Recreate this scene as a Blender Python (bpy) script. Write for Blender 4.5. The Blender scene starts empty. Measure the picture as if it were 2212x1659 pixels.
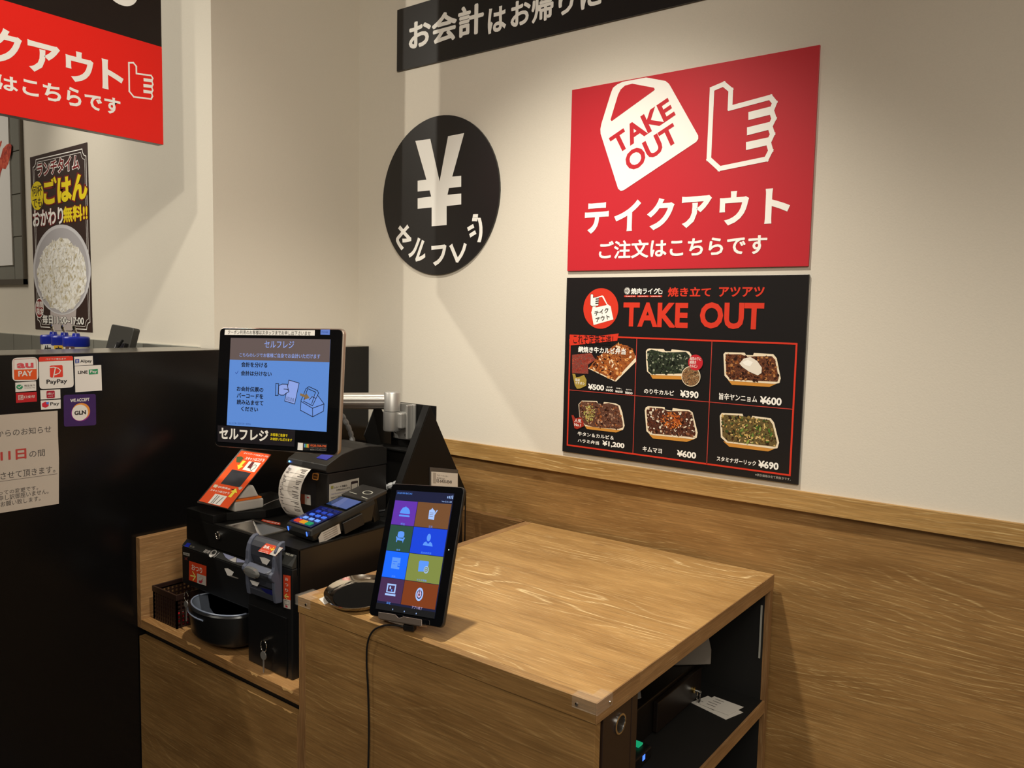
import bpy, math, random
from mathutils import Vector, Matrix
random.seed(7)
EYE = 1.645                       # eye height; measured heights below are relative to it
S = bpy.context.scene
COL = S.collection
rad = math.radians

# ---------------------------------------------------------------- camera
YAW, PITCH, ROLL, FPX = rad(36.9765), rad(-4.9288), rad(1.1984), 1711.23
def cam_axes():
    rz = Matrix.Rotation(YAW, 3, 'Z')
    f = rz @ Vector((0, math.cos(PITCH), math.sin(PITCH)))
    r = rz @ Vector((1, 0, 0)); u = r.cross(f)
    return math.cos(ROLL)*r + math.sin(ROLL)*u, -math.sin(ROLL)*r + math.cos(ROLL)*u, f
CR, CU, CF = cam_axes()
cd = bpy.data.cameras.new('camera'); cam = bpy.data.objects.new('camera', cd); COL.objects.link(cam)
cd.sensor_width = 36; cd.sensor_fit = 'HORIZONTAL'; cd.lens = FPX/2212*36; cd.clip_start = .02
m = Matrix((CR, CU, -CF)).transposed().to_4x4(); m.translation = (0, 0, EYE); cam.matrix_world = m
S.camera = cam

# ---------------------------------------------------------------- light, world, exposure
S.view_settings.view_transform = 'Standard'; S.view_settings.look = 'None'
S.view_settings.gamma = 1; S.view_settings.use_curve_mapping = False
S.view_settings.exposure = 0.0
w = bpy.data.worlds.new('world'); S.world = w; w.use_nodes = True
w.node_tree.nodes['Background'].inputs[0].default_value = (1, .86, .68, 1)
w.node_tree.nodes['Background'].inputs[1].default_value = .25
def spot(name, loc, tgt, power, size, blend, r=.03, col=(1, .94, .81)):
    d = bpy.data.lights.new(name, 'SPOT'); d.energy = power; d.spot_size = rad(size); d.spot_blend = blend
    d.shadow_soft_size = r; d.color = col
    o = bpy.data.objects.new(name, d); COL.objects.link(o)
    o.location = (loc[0], loc[1], loc[2]+EYE)
    o.rotation_euler = (Vector(tgt)-Vector(loc)).to_track_quat('-Z', 'Y').to_euler(); return o
spot('downlight_counter', (-1.17, 1.10, 1.42), (-1.15, 1.50, -.55), 190, 90, 1.0, .045)
spot('downlight_counter_right', (.75, 1.05, 1.42), (.6, 1.45, -.5), 58, 90, 1.0, .05)
spot('downlight_by_sign', (-1.25, .05, 1.42), (-2.16, .66, .62), 58, 58, .9, .04)
spot('fill_spot_upper_wall', (.3, -.9, 1.38), (-1.95, 1.95, .62), 150, 46, 1.0, .05)  # added fill spot, lifts the upper wall around the signs
spot('downlight_kitchen_aisle', (-3.05, -.71, 1.42), (-2.0, 1.75, .1), 102, 62, .7, .02)
spot('downlight_kitchen_wall', (-3.0, 1.12, 1.42), (-3.05, 1.41, .30), 22, 46, 1.0)
spot('fill_spot_aisle', (.3, -.6, 1.42), (-.1, 1.2, -.6), 12, 110, 1.0, .05)  # added weak fill from the aisle side, not a known fitting
def area(name, loc, sx, sy, power, col=(1, .93, .80)):
    d = bpy.data.lights.new(name, 'AREA'); d.shape = 'RECTANGLE'; d.size = sx; d.size_y = sy; d.energy = power; d.color = col
    o = bpy.data.objects.new(name, d); COL.objects.link(o); o.location = (loc[0], loc[1], loc[2]+EYE); return o
area('fill_area_room', (.9, -1.2, 1.43), 2.2, 2.2, 110)  # added soft fill standing in for unseen room lamps
area('fill_area_kitchen', (-4.3, .1, 1.43), 1.6, 1.2, 30)  # added soft fill over the kitchen, no real ceiling panel

# ---------------------------------------------------------------- materials
def lin(h):
    h = h.lstrip('#'); o = []
    for i in (0, 2, 4):
        c = int(h[i:i+2], 16)/255
        o.append(c/12.92 if c <= .04045 else ((c+.055)/1.055)**2.4)
    return (*o, 1)
MATS = {}
def M(name, hexc, rough=.5, metal=0, emit=0, bump=0, alpha=1, spec=.5, noise=0, nscale=40, coat=0):
    if name in MATS: return MATS[name]
    mt = bpy.data.materials.new(name); mt.use_nodes = True; nt = mt.node_tree; b = nt.nodes['Principled BSDF']
    b.inputs['Base Color'].default_value = lin(hexc); b.inputs['Roughness'].default_value = rough
    b.inputs['Metallic'].default_value = metal; b.inputs['Specular IOR Level'].default_value = spec
    b.inputs['Coat Weight'].default_value = coat
    b.inputs['Alpha'].default_value = alpha
    if emit:
        b.inputs['Emission Color'].default_value = lin(hexc); b.inputs['Emission Strength'].default_value = emit
        b.inputs['Base Color'].default_value = (.01, .01, .01, 1)
        if rough == .5: b.inputs['Roughness'].default_value = .08
    if noise or bump:
        tc = nt.nodes.new('ShaderNodeTexCoord'); n = nt.nodes.new('ShaderNodeTexNoise')
        n.inputs['Scale'].default_value = nscale; n.inputs['Detail'].default_value = 4
        nt.links.new(tc.outputs['Object'], n.inputs['Vector'])
        if noise:
            mx = nt.nodes.new('ShaderNodeMix'); mx.data_type = 'RGBA'; mx.blend_type = 'MULTIPLY'
            mx.inputs['Factor'].default_value = noise; mx.inputs[6].default_value = lin(hexc)
            nt.links.new(n.outputs['Fac'], mx.inputs[7]); nt.links.new(mx.outputs[2], b.inputs['Base Color'])
        if bump:
            bp = nt.nodes.new('ShaderNodeBump'); bp.inputs['Strength'].default_value = bump; bp.inputs['Distance'].default_value = .002
            nt.links.new(n.outputs['Fac'], bp.inputs['Height']); nt.links.new(bp.outputs['Normal'], b.inputs['Normal'])
    MATS[name] = mt; return mt

def wood(name, base, dark, pale, axis='X', gain=1.0, seed=0.0, rough=.45):
    if name in MATS: return MATS[name]
    mt = bpy.data.materials.new(name); mt.use_nodes = True; nt = mt.node_tree; N = nt.nodes; L = nt.links.new
    b = N['Principled BSDF']; b.inputs['Roughness'].default_value = rough
    tc = N.new('ShaderNodeTexCoord'); sp = N.new('ShaderNodeSeparateXYZ'); L(tc.outputs['Object'], sp.inputs[0])
    def math_(op, a, bb=None, c=None):
        n = N.new('ShaderNodeMath'); n.operation = op
        for i, v in enumerate((a, bb, c)):
            if v is None: continue
            if isinstance(v, (int, float)): n.inputs[i].default_value = v
            else: L(v, n.inputs[i])
        return n.outputs[0]
    if axis == 'X': g, a1, a2 = sp.outputs[0], sp.outputs[1], sp.outputs[2]
    else: g, a1, a2 = sp.outputs[1], sp.outputs[0], sp.outputs[2]
    if axis == 'Z': g, a1, a2 = sp.outputs[2], sp.outputs[0], sp.outputs[1]
    t = math_('ADD', math_('ADD', a1, a2), seed)
    def vec(sg, st):
        c = N.new('ShaderNodeCombineXYZ'); L(math_('MULTIPLY', g, sg), c.inputs[0]); L(math_('MULTIPLY', t, st), c.inputs[1])
        c.inputs[2].default_value = seed*3.1; return c.outputs[0]
    def noise(v, sc, det=3, rg=.55):
        n = N.new('ShaderNodeTexNoise'); n.inputs['Scale'].default_value = sc; n.inputs['Detail'].default_value = det
        n.inputs['Roughness'].default_value = rg; L(v, n.inputs['Vector']); return n.outputs['Fac']
    low = noise(vec(1.1, 4.2), 1.0, 2, .5)
    wob = noise(vec(5, 34), 1.0, 3, .6)
    # contour lines of a slow height field: straight bands plus cathedral arches
    f = math_('ADD', math_('MULTIPLY', t, 58.0), math_('ADD', math_('MULTIPLY', low, 19.0), math_('MULTIPLY', wob, .55)))
    fr = math_('ABSOLUTE', math_('SUBTRACT', math_('FRACT', f), .5))
    line = N.new('ShaderNodeMapRange'); line.inputs['From Min'].default_value = .37; line.inputs['From Max'].default_value = .5
    L(fr, line.inputs['Value'])
    fine = noise(vec(8, 260), 1.0, 4, .7)
    brk = N.new('ShaderNodeMapRange'); brk.inputs['From Min'].default_value = .42; brk.inputs['From Max'].default_value = .62
    L(fine, brk.inputs['Value'])
    pat = N.new('ShaderNodeMapRange'); pat.inputs['From Min'].default_value = .44; pat.inputs['From Max'].default_value = .62
    L(noise(vec(1.7, 5.5), 1.0, 2), pat.inputs['Value'])
    lines = math_('MULTIPLY', math_('MULTIPLY', line.outputs[0], brk.outputs[0]), math_('MULTIPLY', pat.outputs[0], gain))
    por = N.new('ShaderNodeMapRange'); por.inputs['From Min'].default_value = .60; por.inputs['From Max'].default_value = .74; por.inputs['To Max'].default_value = .45
    L(noise(vec(16, 420), 1.0, 2, .6), por.inputs['Value']); lines = math_('MAXIMUM', lines, por.outputs[0])
    blot = noise(vec(3.5, 16), 1.0, 3, .6)
    cr = N.new('ShaderNodeValToRGB'); cr.color_ramp.elements[0].position = .3; cr.color_ramp.elements[1].position = .68
    cr.color_ramp.elements[0].color = lin(dark); cr.color_ramp.elements[1].color = lin(base); L(blot, cr.inputs[0])
    mf = N.new('ShaderNodeMix'); mf.data_type = 'RGBA'; mf.blend_type = 'MULTIPLY'
    mr = N.new('ShaderNodeMapRange'); mr.inputs['From Min'].default_value = .3; mr.inputs['From Max'].default_value = .7
    mr.inputs['To Min'].default_value = .66; mr.inputs['To Max'].default_value = 1.08; L(fine, mr.inputs['Value'])
    mf.inputs['Factor'].default_value = 1; L(cr.outputs[0], mf.inputs[6]); L(mr.outputs[0], mf.inputs[7])
    ml = N.new('ShaderNodeMix'); ml.data_type = 'RGBA'; L(lines, ml.inputs['Factor']); L(mf.outputs[2], ml.inputs[6]); ml.inputs[7].default_value = lin(pale)
    # knots
    vo = N.new('ShaderNodeTexVoronoi'); L(vec(3.2, 6.5), vo.inputs['Vector']); vo.inputs['Scale'].default_value = 1.0
    kn = N.new('ShaderNodeMapRange'); kn.inputs['From Min'].default_value = .075; kn.inputs['From Max'].default_value = .02
    kn.inputs['To Max'].default_value = .6; L(vo.outputs['Distance'], kn.inputs['Value'])
    mk = N.new('ShaderNodeMix'); mk.data_type = 'RGBA'; L(kn.outputs[0], mk.inputs['Factor']); L(ml.outputs[2], mk.inputs[6]); mk.inputs[7].default_value = lin('5a3a1c')
    L(mk.outputs[2], b.inputs['Base Color'])
    bp = N.new('ShaderNodeBump'); bp.inputs['Strength'].default_value = .15; bp.inputs['Distance'].default_value = .001
    L(fine, bp.inputs['Height']); L(bp.outputs[0], b.inputs['Normal'])
    MATS[name] = mt; return mt

def food_mat(name, cols, scale=220):
    if name in MATS: return MATS[name]
    mt = bpy.data.materials.new(name); mt.use_nodes = True; nt = mt.node_tree; N = nt.nodes; L = nt.links.new
    b = N['Principled BSDF']; b.inputs['Roughness'].default_value = .5
    tc = N.new('ShaderNodeTexCoord'); n = N.new('ShaderNodeTexNoise'); n.inputs['Scale'].default_value = scale
    n.inputs['Detail'].default_value = 5; n.inputs['Distortion'].default_value = 1.5; L(tc.outputs['Object'], n.inputs['Vector'])
    cr = N.new('ShaderNodeValToRGB'); e = cr.color_ramp.elements
    while len(e) < len(cols): e.new(.5)
    for i, c in enumerate(cols): e[i].position = .32+.36*i/(len(cols)-1); e[i].color = lin(c)
    L(n.outputs['Fac'], cr.inputs[0]); L(cr.outputs[0], b.inputs['Base Color']); MATS[name] = mt; return mt

PAINT = M('wall_paint', 'd8d0c2', .75, bump=.12, nscale=260, noise=.06)
BLK = M('black_gloss_panel', '0c0b0b', .22, spec=.4)
BLKM = M('black_matt_steel', '0b0a09', .5, spec=.22)
BLKP = M('black_plastic', '111112', .35)
GLOSS = M('black_glass', '06070a', .06, spec=.6)
DARK = M('dark_interior', '0d0c0b', .6)
WHITE = M('print_white', 'f2efe9', .55)
REDP = M('print_red', 'bd222e', .45)
REDO = M('print_red_orange', 'd03420', .45)
REDH = M('print_bright_red', 'e8241c', .35)
INK = M('print_black', '1a1819', .35)
NAVY = M('print_ink_navy', '16151a', .5)
SILV = M('brushed_aluminium', 'b4b2ae', .48, .85)
CHROME = M('chrome', 'd8d6d2', .08, 1)
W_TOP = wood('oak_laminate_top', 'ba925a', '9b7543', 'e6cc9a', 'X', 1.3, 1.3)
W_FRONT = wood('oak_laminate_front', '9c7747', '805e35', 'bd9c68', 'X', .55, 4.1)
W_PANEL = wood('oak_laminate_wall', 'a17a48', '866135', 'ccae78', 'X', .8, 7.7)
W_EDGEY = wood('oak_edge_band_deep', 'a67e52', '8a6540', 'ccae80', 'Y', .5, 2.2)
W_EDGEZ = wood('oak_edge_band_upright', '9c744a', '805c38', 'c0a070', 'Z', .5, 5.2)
W_RAIL = wood('oak_rail', 'ba9258', 'a07a44', 'e0c690', 'X', 1.2, 9.4)

# ---------------------------------------------------------------- object helpers
def prop(o, label=None, cat=None, group=None, kind=None):
    if label: o['label'] = label
    if cat: o['category'] = cat
    if group: o['group'] = group
    if kind: o['kind'] = kind
    return o
def thing(name, label, cat, loc, group=None):
    o = bpy.data.objects.new(name, None); COL.objects.link(o); o.empty_display_size = .05
    o.location = (loc[0], loc[1], loc[2]+EYE); return prop(o, label, cat, group)
def wloc(o):
    v = Vector((0, 0, 0))
    while o: v += o.location; o = o.parent
    return v
class MB:
    def __init__(s, X=None): s.v = []; s.f = []; s.mi = []; s.X = X or (lambda p: Vector(p))
    def add(s, vs, fs, mi=0):
        k = len(s.v); s.v += [s.X(Vector(p)) for p in vs]; s.f += [[i+k for i in f] for f in fs]; s.mi += [mi]*len(fs); return s
    def box(s, x0, x1, y0, y1, z0, z1, mi=0):
        return s.add([(x0,y0,z0),(x1,y0,z0),(x1,y1,z0),(x0,y1,z0),(x0,y0,z1),(x1,y0,z1),(x1,y1,z1),(x0,y1,z1)],
                     [(0,3,2,1),(4,5,6,7),(0,1,5,4),(1,2,6,5),(2,3,7,6),(3,0,4,7)], mi)
    def prism(s, poly, axis, a, b, mi=0):
        """poly of 2-D points, extruded along axis from a to b"""
        n = len(poly)
        def P(p, t): return {'X': (t, p[0], p[1]), 'Y': (p[0], t, p[1]), 'Z': (p[0], p[1], t)}[axis]
        return s.add([P(p, a) for p in poly]+[P(p, b) for p in poly],
                     [list(range(n))[::-1], list(range(n, 2*n))]+[(i, (i+1) % n, n+(i+1) % n, n+i) for i in range(n)], mi)
    def tube(s, pts, r, n=8, mi=0, cap=True):
        pts = [Vector(p) for p in pts]; rings = []; up = Vector((.13, .21, .97))
        for i, p in enumerate(pts):
            d = (pts[min(i+1, len(pts)-1)]-pts[max(i-1, 0)]).normalized()
            a = d.cross(up).normalized() if abs(d.dot(up)) < .98 else d.cross(Vector((1, 0, 0))).normalized(); b = d.cross(a)
            rr = r[i] if isinstance(r, (list, tuple)) else r
            rings.append([p+rr*(math.cos(t)*a+math.sin(t)*b) for t in [2*math.pi*k/n for k in range(n)]])
        fs = [(i*n+k, i*n+(k+1) % n, (i+1)*n+(k+1) % n, (i+1)*n+k) for i in range(len(pts)-1) for k in range(n)]
        if cap: fs += [list(range(n))[::-1], [(len(pts)-1)*n+k for k in range(n)]]
        return s.add([q for rg in rings for q in rg], fs, mi)
    def lathe(s, prof, c, n=24, mi=0, ax='Z', sx=1, sy=1):
        vs = []
        for r, h in prof:
            for k in range(n):
                t = 2*math.pi*k/n; a, b = r*math.cos(t)*sx, r*math.sin(t)*sy
                vs.append({'Z': (c[0]+a, c[1]+b, c[2]+h), 'Y': (c[0]+a, c[1]+h, c[2]+b), 'X': (c[0]+h, c[1]+a, c[2]+b)}[ax])
        fs = [(i*n+k, i*n+(k+1) % n, (i+1)*n+(k+1) % n, (i+1)*n+k) for i in range(len(prof)-1) for k in range(n)]
        fs += [list(range(n))[::-1], [(len(prof)-1)*n+k for k in range(n)]]
        return s.add(vs, fs, mi)
    def loft(s, loops, mi=0, cap=True):
        n = len(loops[0]); vs = [p for l in loops for p in l]
        fs = [(i*n+k, i*n+(k+1) % n, (i+1)*n+(k+1) % n, (i+1)*n+k) for i in range(len(loops)-1) for k in range(n)]
        if cap: fs += ([list(range(n))[::-1]] if cap != 'end' else [])+[[(len(loops)-1)*n+k for k in range(n)]]
        return s.add(vs, fs, mi)
    def build(s, name, mats, parent=None, bevel=0, smooth=False, seg=2, label=None, kind=None, fixn=True):
        mats = mats if isinstance(mats, (list, tuple)) else [mats]
        n = len(s.v); lo = Vector([min(v[i] for v in s.v) for i in range(3)]); hi = Vector([max(v[i] for v in s.v) for i in range(3)])
        c = (lo+hi)/2
        me = bpy.data.meshes.new(name); me.from_pydata([tuple(v-c) for v in s.v], [], s.f)
        for mt in mats: me.materials.append(mt)
        me.polygons.foreach_set('material_index', s.mi)
        if fixn:
            import bmesh
            bm = bmesh.new(); bm.from_mesh(me); bmesh.ops.recalc_face_normals(bm, faces=bm.faces); bm.to_mesh(me); bm.free()
        if smooth:
            me.polygons.foreach_set('use_smooth', [True]*len(me.polygons))
        me.update()
        o = bpy.data.objects.new(name, me); COL.objects.link(o)
        wl = Vector((c.x, c.y, c.z+EYE))
        if parent: o.parent = parent; o.location = wl-wloc(parent)
        else: o.location = wl
        if bevel:
            bv = o.modifiers.new('edge', 'BEVEL'); bv.width = bevel; bv.segments = seg; bv.limit_method = 'ANGLE'; bv.angle_limit = rad(40)
        if smooth and not bevel:
            es = o.modifiers.new('split', 'EDGE_SPLIT'); es.split_angle = rad(38)
        return prop(o, label=label, kind=kind)
def box(name, mat, parent, x0, x1, y0, y1, z0, z1, bevel=.001, **k):
    return MB().box(x0, x1, y0, y1, z0, z1).build(name, mat, parent, bevel, **k)
def sbox(name, mat, *a, **k): return box(name, mat, None, *a, kind='structure', **k)

# ---------------------------------------------------------------- flat print on real surfaces
class Plane:
    """a surface of the place: origin, unit right, unit up, unit normal"""
    def __init__(s, O, U, V):
        s.O = Vector(O); s.U = Vector(U).normalized(); s.V = Vector(V).normalized(); s.N = s.U.cross(s.V)
    def at(s, px, py):             # measured photo point -> point on this surface
        d = (px-1106)/FPX*CR-(py-829.5)/FPX*CU+CF
        t = s.O.dot(s.N)/d.dot(s.N); q = d*t-s.O
        return (q.dot(s.U), q.dot(s.V))
    def p(s, u, v, n=0): return s.O+s.U*u+s.V*v+s.N*n
LAY = .00035
def zf(ox, oy, sc): return lambda x, y: (ox+x/sc, oy+y/sc)
def flat(P, pts, mat, parent, layer=1, name='print', label=None, uv=False):
    q = [p if uv else P.at(*p) for p in pts]
    return MB().add([P.p(u, v, layer*LAY) for u, v in q], [list(range(len(q)))]).build(name, mat, parent, label=label, fixn=False)
def multi(P, polys, mats, parent, layer=1, name='print', uv=True, step=0, kind=None):
    b = MB()
    for i, (pl, mi) in enumerate(polys):
        q = [p if uv else P.at(*p) for p in pl]
        b.add([P.p(u, v, layer*LAY+i*step) for u, v in q], [list(range(len(q)))], mi)
    return b.build(name, mats, parent, fixn=False, kind=kind)
def stroke_polys(pts, w, closed=False):
    out = []; n = len(pts)
    for i in range(n if closed else n-1):
        a, b = Vector(pts[i]), Vector(pts[(i+1) % n]); d = b-a
        if d.length < 1e-9: continue
        d.normalize(); nn = Vector((-d.y, d.x))*w/2; e = d*w*.42
        out.append([tuple(a-e+nn), tuple(a-e-nn), tuple(b+e-nn), tuple(b+e+nn)])
    return out
def stroke(P, pts, w, mat, parent, layer=1, closed=False, name='print', uv=False):
    q = [p if uv else P.at(*p) for p in pts]
    return multi(P, [(pl, 0) for pl in stroke_polys(q, w, closed)], [mat], parent, layer, name, step=1e-6)
_txt = {}
def glyphs(s, bold):
    k = (s, bold)
    if k not in _txt:
        kan = 0
        if bold and any('\u4e00' <= c <= '\u9fff' for c in s): kan = bold*.9; bold = 0
        cu = bpy.data.curves.new('t', 'FONT'); cu.body = s; cu.size = 1; cu.offset = bold; cu.resolution_u = 3
        cu.fill_mode = 'FRONT'; cu.dimensions = '2D'; cu.space_line = 1.05
        o = bpy.data.objects.new('t', cu); COL.objects.link(o)
        me = o.to_mesh(); vs = [tuple(v.co) for v in me.vertices]; fs = [tuple(p.vertices) for p in me.polygons]
        o.to_mesh_clear(); bpy.data.objects.remove(o); bpy.data.curves.remove(cu)
        if kan:                      # heavier kanji: the outline repeated round a small circle
            v0, f0 = vs, fs; vs, fs = list(v0), list(f0); nd = 8 if kan > .05 else 6
            for i in range(nd):
                a = 2*math.pi*i/nd; kk = len(vs)
                vs += [(x+kan*math.cos(a), y+kan*math.sin(a), (i+1)*3e-6) for x, y, _ in v0]; fs += [tuple(j+kk for j in f) for f in f0]
        _txt[k] = (vs, fs)
    return _txt[k]
def text(P, s, pts, mat, parent, layer=2, bold=.0, quad=False, uv=False, name='lettering', label=None):
    """lettering fitted to the box (or, with quad, to the corners TL TR BR BL) of measured points"""
    vs, fs = glyphs(s, bold)
    if not vs: return
    x0 = min(v[0] for v in vs); x1 = max(v[0] for v in vs); y0 = min(v[1] for v in vs); y1 = max(v[1] for v in vs)
    q = [Vector(p if uv else P.at(*p)) for p in pts]
    if not quad:
        a, b = min(p.x for p in q), max(p.x for p in q); c, d = min(p.y for p in q), max(p.y for p in q)
        q = [Vector((a, d)), Vector((b, d)), Vector((b, c)), Vector((a, c))]
    out = []
    for x, y, zo in vs:
        u = (x-x0)/(x1-x0); v = (y-y0)/(y1-y0)
        t = (q[3]*(1-u)+q[2]*u)*(1-v)+(q[0]*(1-u)+q[1]*u)*v
        out.append(P.p(t.x, t.y, layer*LAY+zo))
    return MB().add(out, fs).build(name, mat, parent, fixn=False, label=label)
def ell(c, rx, ry, n=36, rot=0, a0=0, a1=360):
    r = []; full = abs(a1-a0-360) < 1e-6
    for k in range(n if full else n+1):
        t = rad(a0+(a1-a0)*k/n); x, y = rx*math.cos(t), ry*math.sin(t); r.append((c[0]+x*math.cos(rot)-y*math.sin(rot), c[1]+x*math.sin(rot)+y*math.cos(rot)))
    return r
def rrect(x0, y0, x1, y1, r, n=5):
    o = []
    for cx, cy, a in ((x1-r, y1-r, 0), (x0+r, y1-r, 90), (x0+r, y0+r, 180), (x1-r, y0+r, 270)):
        o += [(cx+r*math.cos(rad(a+90*k/n)), cy+r*math.sin(rad(a+90*k/n))) for k in range(n+1)]
    return o
def slab(P, poly_uv, t, name, mat, parent, base=0, bevel=0, label=None):
    """thin solid sheet standing t proud of plane P"""
    n = len(poly_uv)
    b = MB().add([P.p(u, v, base) for u, v in poly_uv]+[P.p(u, v, base+t) for u, v in poly_uv],
                 [list(range(n))[::-1], list(range(n, 2*n))]+[(i, (i+1) % n, n+(i+1) % n, n+i) for i in range(n)])
    return b.build(name, mat, parent, bevel, label=label)
class Frame:
    def __init__(s, c, yaw, tilt, roll):
        s.c = Vector(c); s.R = Matrix.Rotation(yaw, 3, 'Z') @ Matrix.Rotation(tilt, 3, 'X') @ Matrix.Rotation(roll, 3, 'Y')
    def __call__(s, p): return s.c+s.R @ Vector(p)
    def plane(s, y): return Plane(s((0, y, 0)), s.R @ Vector((1, 0, 0)), s.R @ Vector((0, 0, 1)))

# ================================================================ SETTING
sbox('floor', M('floor_tile', '3a3733', .5), -7, 3.5, -4, 2.2, -EYE-.1, -EYE, bevel=0)
sbox('ceiling', M('ceiling_paint', 'c8bdac', .8), -7, 3.5, -4, 2.2, 1.45, 1.55, bevel=0)
sbox('wall_right', PAINT, -2.222, 3.4, 2.0, 2.12, -.44, 1.45, bevel=0)
sbox('wall_back', PAINT, -2.33, -2.222, 1.4101, 2.0, -EYE, 1.45, bevel=0)
WL = sbox('wall_left', PAINT, -6.5, -2.2221, 1.41, 1.52, -EYE, 1.45, bevel=0)
sbox('wall_kitchen', M('kitchen_wall_paint', '9c9286', .8), -6.6, -6.5, -4, 1.52, -EYE, 1.45, bevel=0)
sbox('wall_front', M('wall_front_paint', 'b5aa9a', .8), -6.6, 3.5, -4.1, -4, -EYE, 1.45, bevel=0)
sbox('wall_side', M('wall_side_paint', 'cfc4b2', .8), 3.4, 3.5, -4, 2.12, -EYE, 1.45, bevel=0)
sbox('trim_1', W_RAIL, -2.16, 3.4, 1.992, 2.012, -.472, -.4215, bevel=.0012)
sbox('trim_2', W_PANEL, -2.16, 3.4, 2.011, 2.03, -EYE, -.46, bevel=0)

# kitchen wall tiles
TILE = M('grey_tile', '7d7c74', .28, noise=.12, nscale=12)
box('grout', M('grout', 'b9b6aa', .8), WL, -6.4, -2.30, 1.403, 1.41, -.36, -.1185, bevel=0)
tm = None
xe = -2.30
def tile(x0, x1, z0, z1, y=1.3985):
    return box('tile', TILE, WL, x0, x1, y, 1.4035, z0, z1, bevel=.0008)
x = -2.4558
tile(-2.4538, -2.302, -.2935, -.1205)
while x > -4.4:
    tile(x-.1730, x-.002, -.2935, -.1205); x -= .1750
box('tile_frame', M('tile_frame_metal', '6d675e', .4, .6), WL, -3.566, -3.553, 1.398, 1.41, .086, 1.3, bevel=0)
box('tile_frame', MATS['tile_frame_metal'], WL, -5.4, -3.553, 1.398, 1.41, .086, .108, bevel=0)
box('grout', MATS['grout'], WL, -5.4, -3.566, 1.4085, 1.41, .108, 1.3, bevel=0)
for j, (z0, z1) in enumerate(((.108, .280), (.284, .452), (.456, .624), (.628, .796), (.80, .968), (.972, 1.14))):
    off = .012 if j == 0 else -.09*(j % 2)
    xr = -3.568; xl = -3.66 if j == 0 else -3.74+.05*(j % 2)
    for k in range(7):
        tile(xl+.0015, xr, z0, z1, 1.405); xr = xl-.0015; xl -= .19

# ================================================================ BLACK COUNTER
ct = thing('counter_partition', 'tall glossy black counter partition with stickers and a paper notice', 'counter', (-2.2, .4, -EYE))
box('front_panel', BLK, ct, -2.19, -2.16, -1.6, 1.995, -EYE+.002, -.1235, bevel=.0008)
box('counter_top', M('counter_top_laminate', '5d584f', .18), ct, -2.385, -2.1595, -1.6, 1.40, -.1233, -.1215, bevel=.0004)
box('back_panel', DARK, ct, -2.385, -2.37, -1.6, 1.40, -EYE+.002, -.1235, bevel=0)
box('end_cap', MATS['counter_top_laminate'], ct, -2.2215, -2.1595, 1.4005, 1.995, -.1233, -.1215, bevel=0)

kt = thing('kitchen_worktop', 'steel kitchen worktop behind the black counter', 'worktop', (-3.6, 1.1, -EYE))
box('top', M('steel_worktop', '9a978f', .3, .8), kt, -6.4, -2.40, .75, 1.395, -.33, -.30)
box('cabinet_body', M('steel_cabinet', '55534e', .4, .7), kt, -6.4, -2.42, .78, 1.395, -EYE+.002, -.331)

# sauce jars with blue lids
BLUE = M('blue_lid', '1c2a9a', .25)
JARB = M('jar_body', 'cbc5b4', .2)
def kanji_label(P, c, s, bg, fg, ch, parent):
    flat(P, [(c[0]-s*.45, c[1]-s), (c[0]+s*.45, c[1]-s), (c[0]+s*.45, c[1]+s), (c[0]-s*.45, c[1]+s)], bg, parent, 1, 'jar_label', uv=True)
    text(P, ch, [(c[0]-s*.38, c[1]-s*.5), (c[0]+s*.38, c[1]+s*.9)], fg, parent, 2, .02, uv=True)
for i, (jx, jy, lab, bg, fg, ch) in enumerate((
        (-2.828, 1.196, 'blue lidded sauce jar with white label, farthest from the small screen', WHITE, INK, '生'),
        (-2.740, 1.193, 'blue lidded sauce jar with yellow label, between the other two jars', M('label_yellow', 'e0b020', .5), INK, '辛'),
        (-2.652, 1.190, 'blue lidded sauce jar with brown label, nearest the small screen', M('label_brown', '5b3a33', .5), WHITE, 'タ'))):
    j = thing('sauce_jar', lab, 'jar', (jx, jy, -.30), 'sauce jars with blue lids on the kitchen worktop')
    MB().lathe([(.034, 0), (.037, .01), (.037, .172)], (jx, jy, -.2995), 28).build('body', JARB, j, smooth=True)
    MB().lathe([(.038, .172), (.0395, .174), (.0395, .199), (.036, .203), (.012, .205), (.010, .214)], (jx, jy, -.2995), 28).build('lid', BLUE, j, smooth=True)
    MB().tube([(jx, jy, -.092), (jx+.001, jy, -.084), (jx-.003, jy-.002, -.076), (jx-.005, jy-.004, -.068), (jx-.002, jy-.006, -.061)], [.004, .004, .0048, .005, .0035], 8).build('ladle_handle', CHROME, j, smooth=True)
    d = Vector((-jx, -jy, 0)).normalized(); U = Vector((-d.y, d.x, 0)); PL = Plane(Vector((jx, jy, -.150))+d*.0375+U*(-.018), U, (0, 0, 1))
    kanji_label(PL, (0, -.004), .028, bg, fg, ch, j)

km = thing('small_screen', 'small dark screen seen from behind on the kitchen side', 'screen', (-2.56, 1.29, -.30))
FK = Frame((-2.565, 1.29, -.125), rad(-4), rad(-14), rad(3))
MB(FK).prism(rrect(-.085, -.065, .085, .065, .008), 'Y', -.011, .011).build('casing', M('dark_grey_plastic', '34332f', .4), km, .002)
MB(FK).box(.018, .075, -.024, -.011, -.07, .012).build('rear_bracket', BLKP, km, .002)
MB(FK).tube([(.03, -.026, .0), (.045, -.034, -.02), (.062, -.034, -.005), (.075, -.03, .02)], .004, 8).build('hinge_arm', BLKP, km, smooth=True)
MB().box(-2.58, -2.50, 1.26, 1.34, -.2995, -.292).box(-2.545, -2.53, 1.285, 1.30, -.293, -.15).build('foot', BLKP, km, .001)
kc = thing('utensil_rest', 'small silver utensil tips showing over the black counter', 'utensil', (-3.2, 1.0, -.30))
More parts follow.
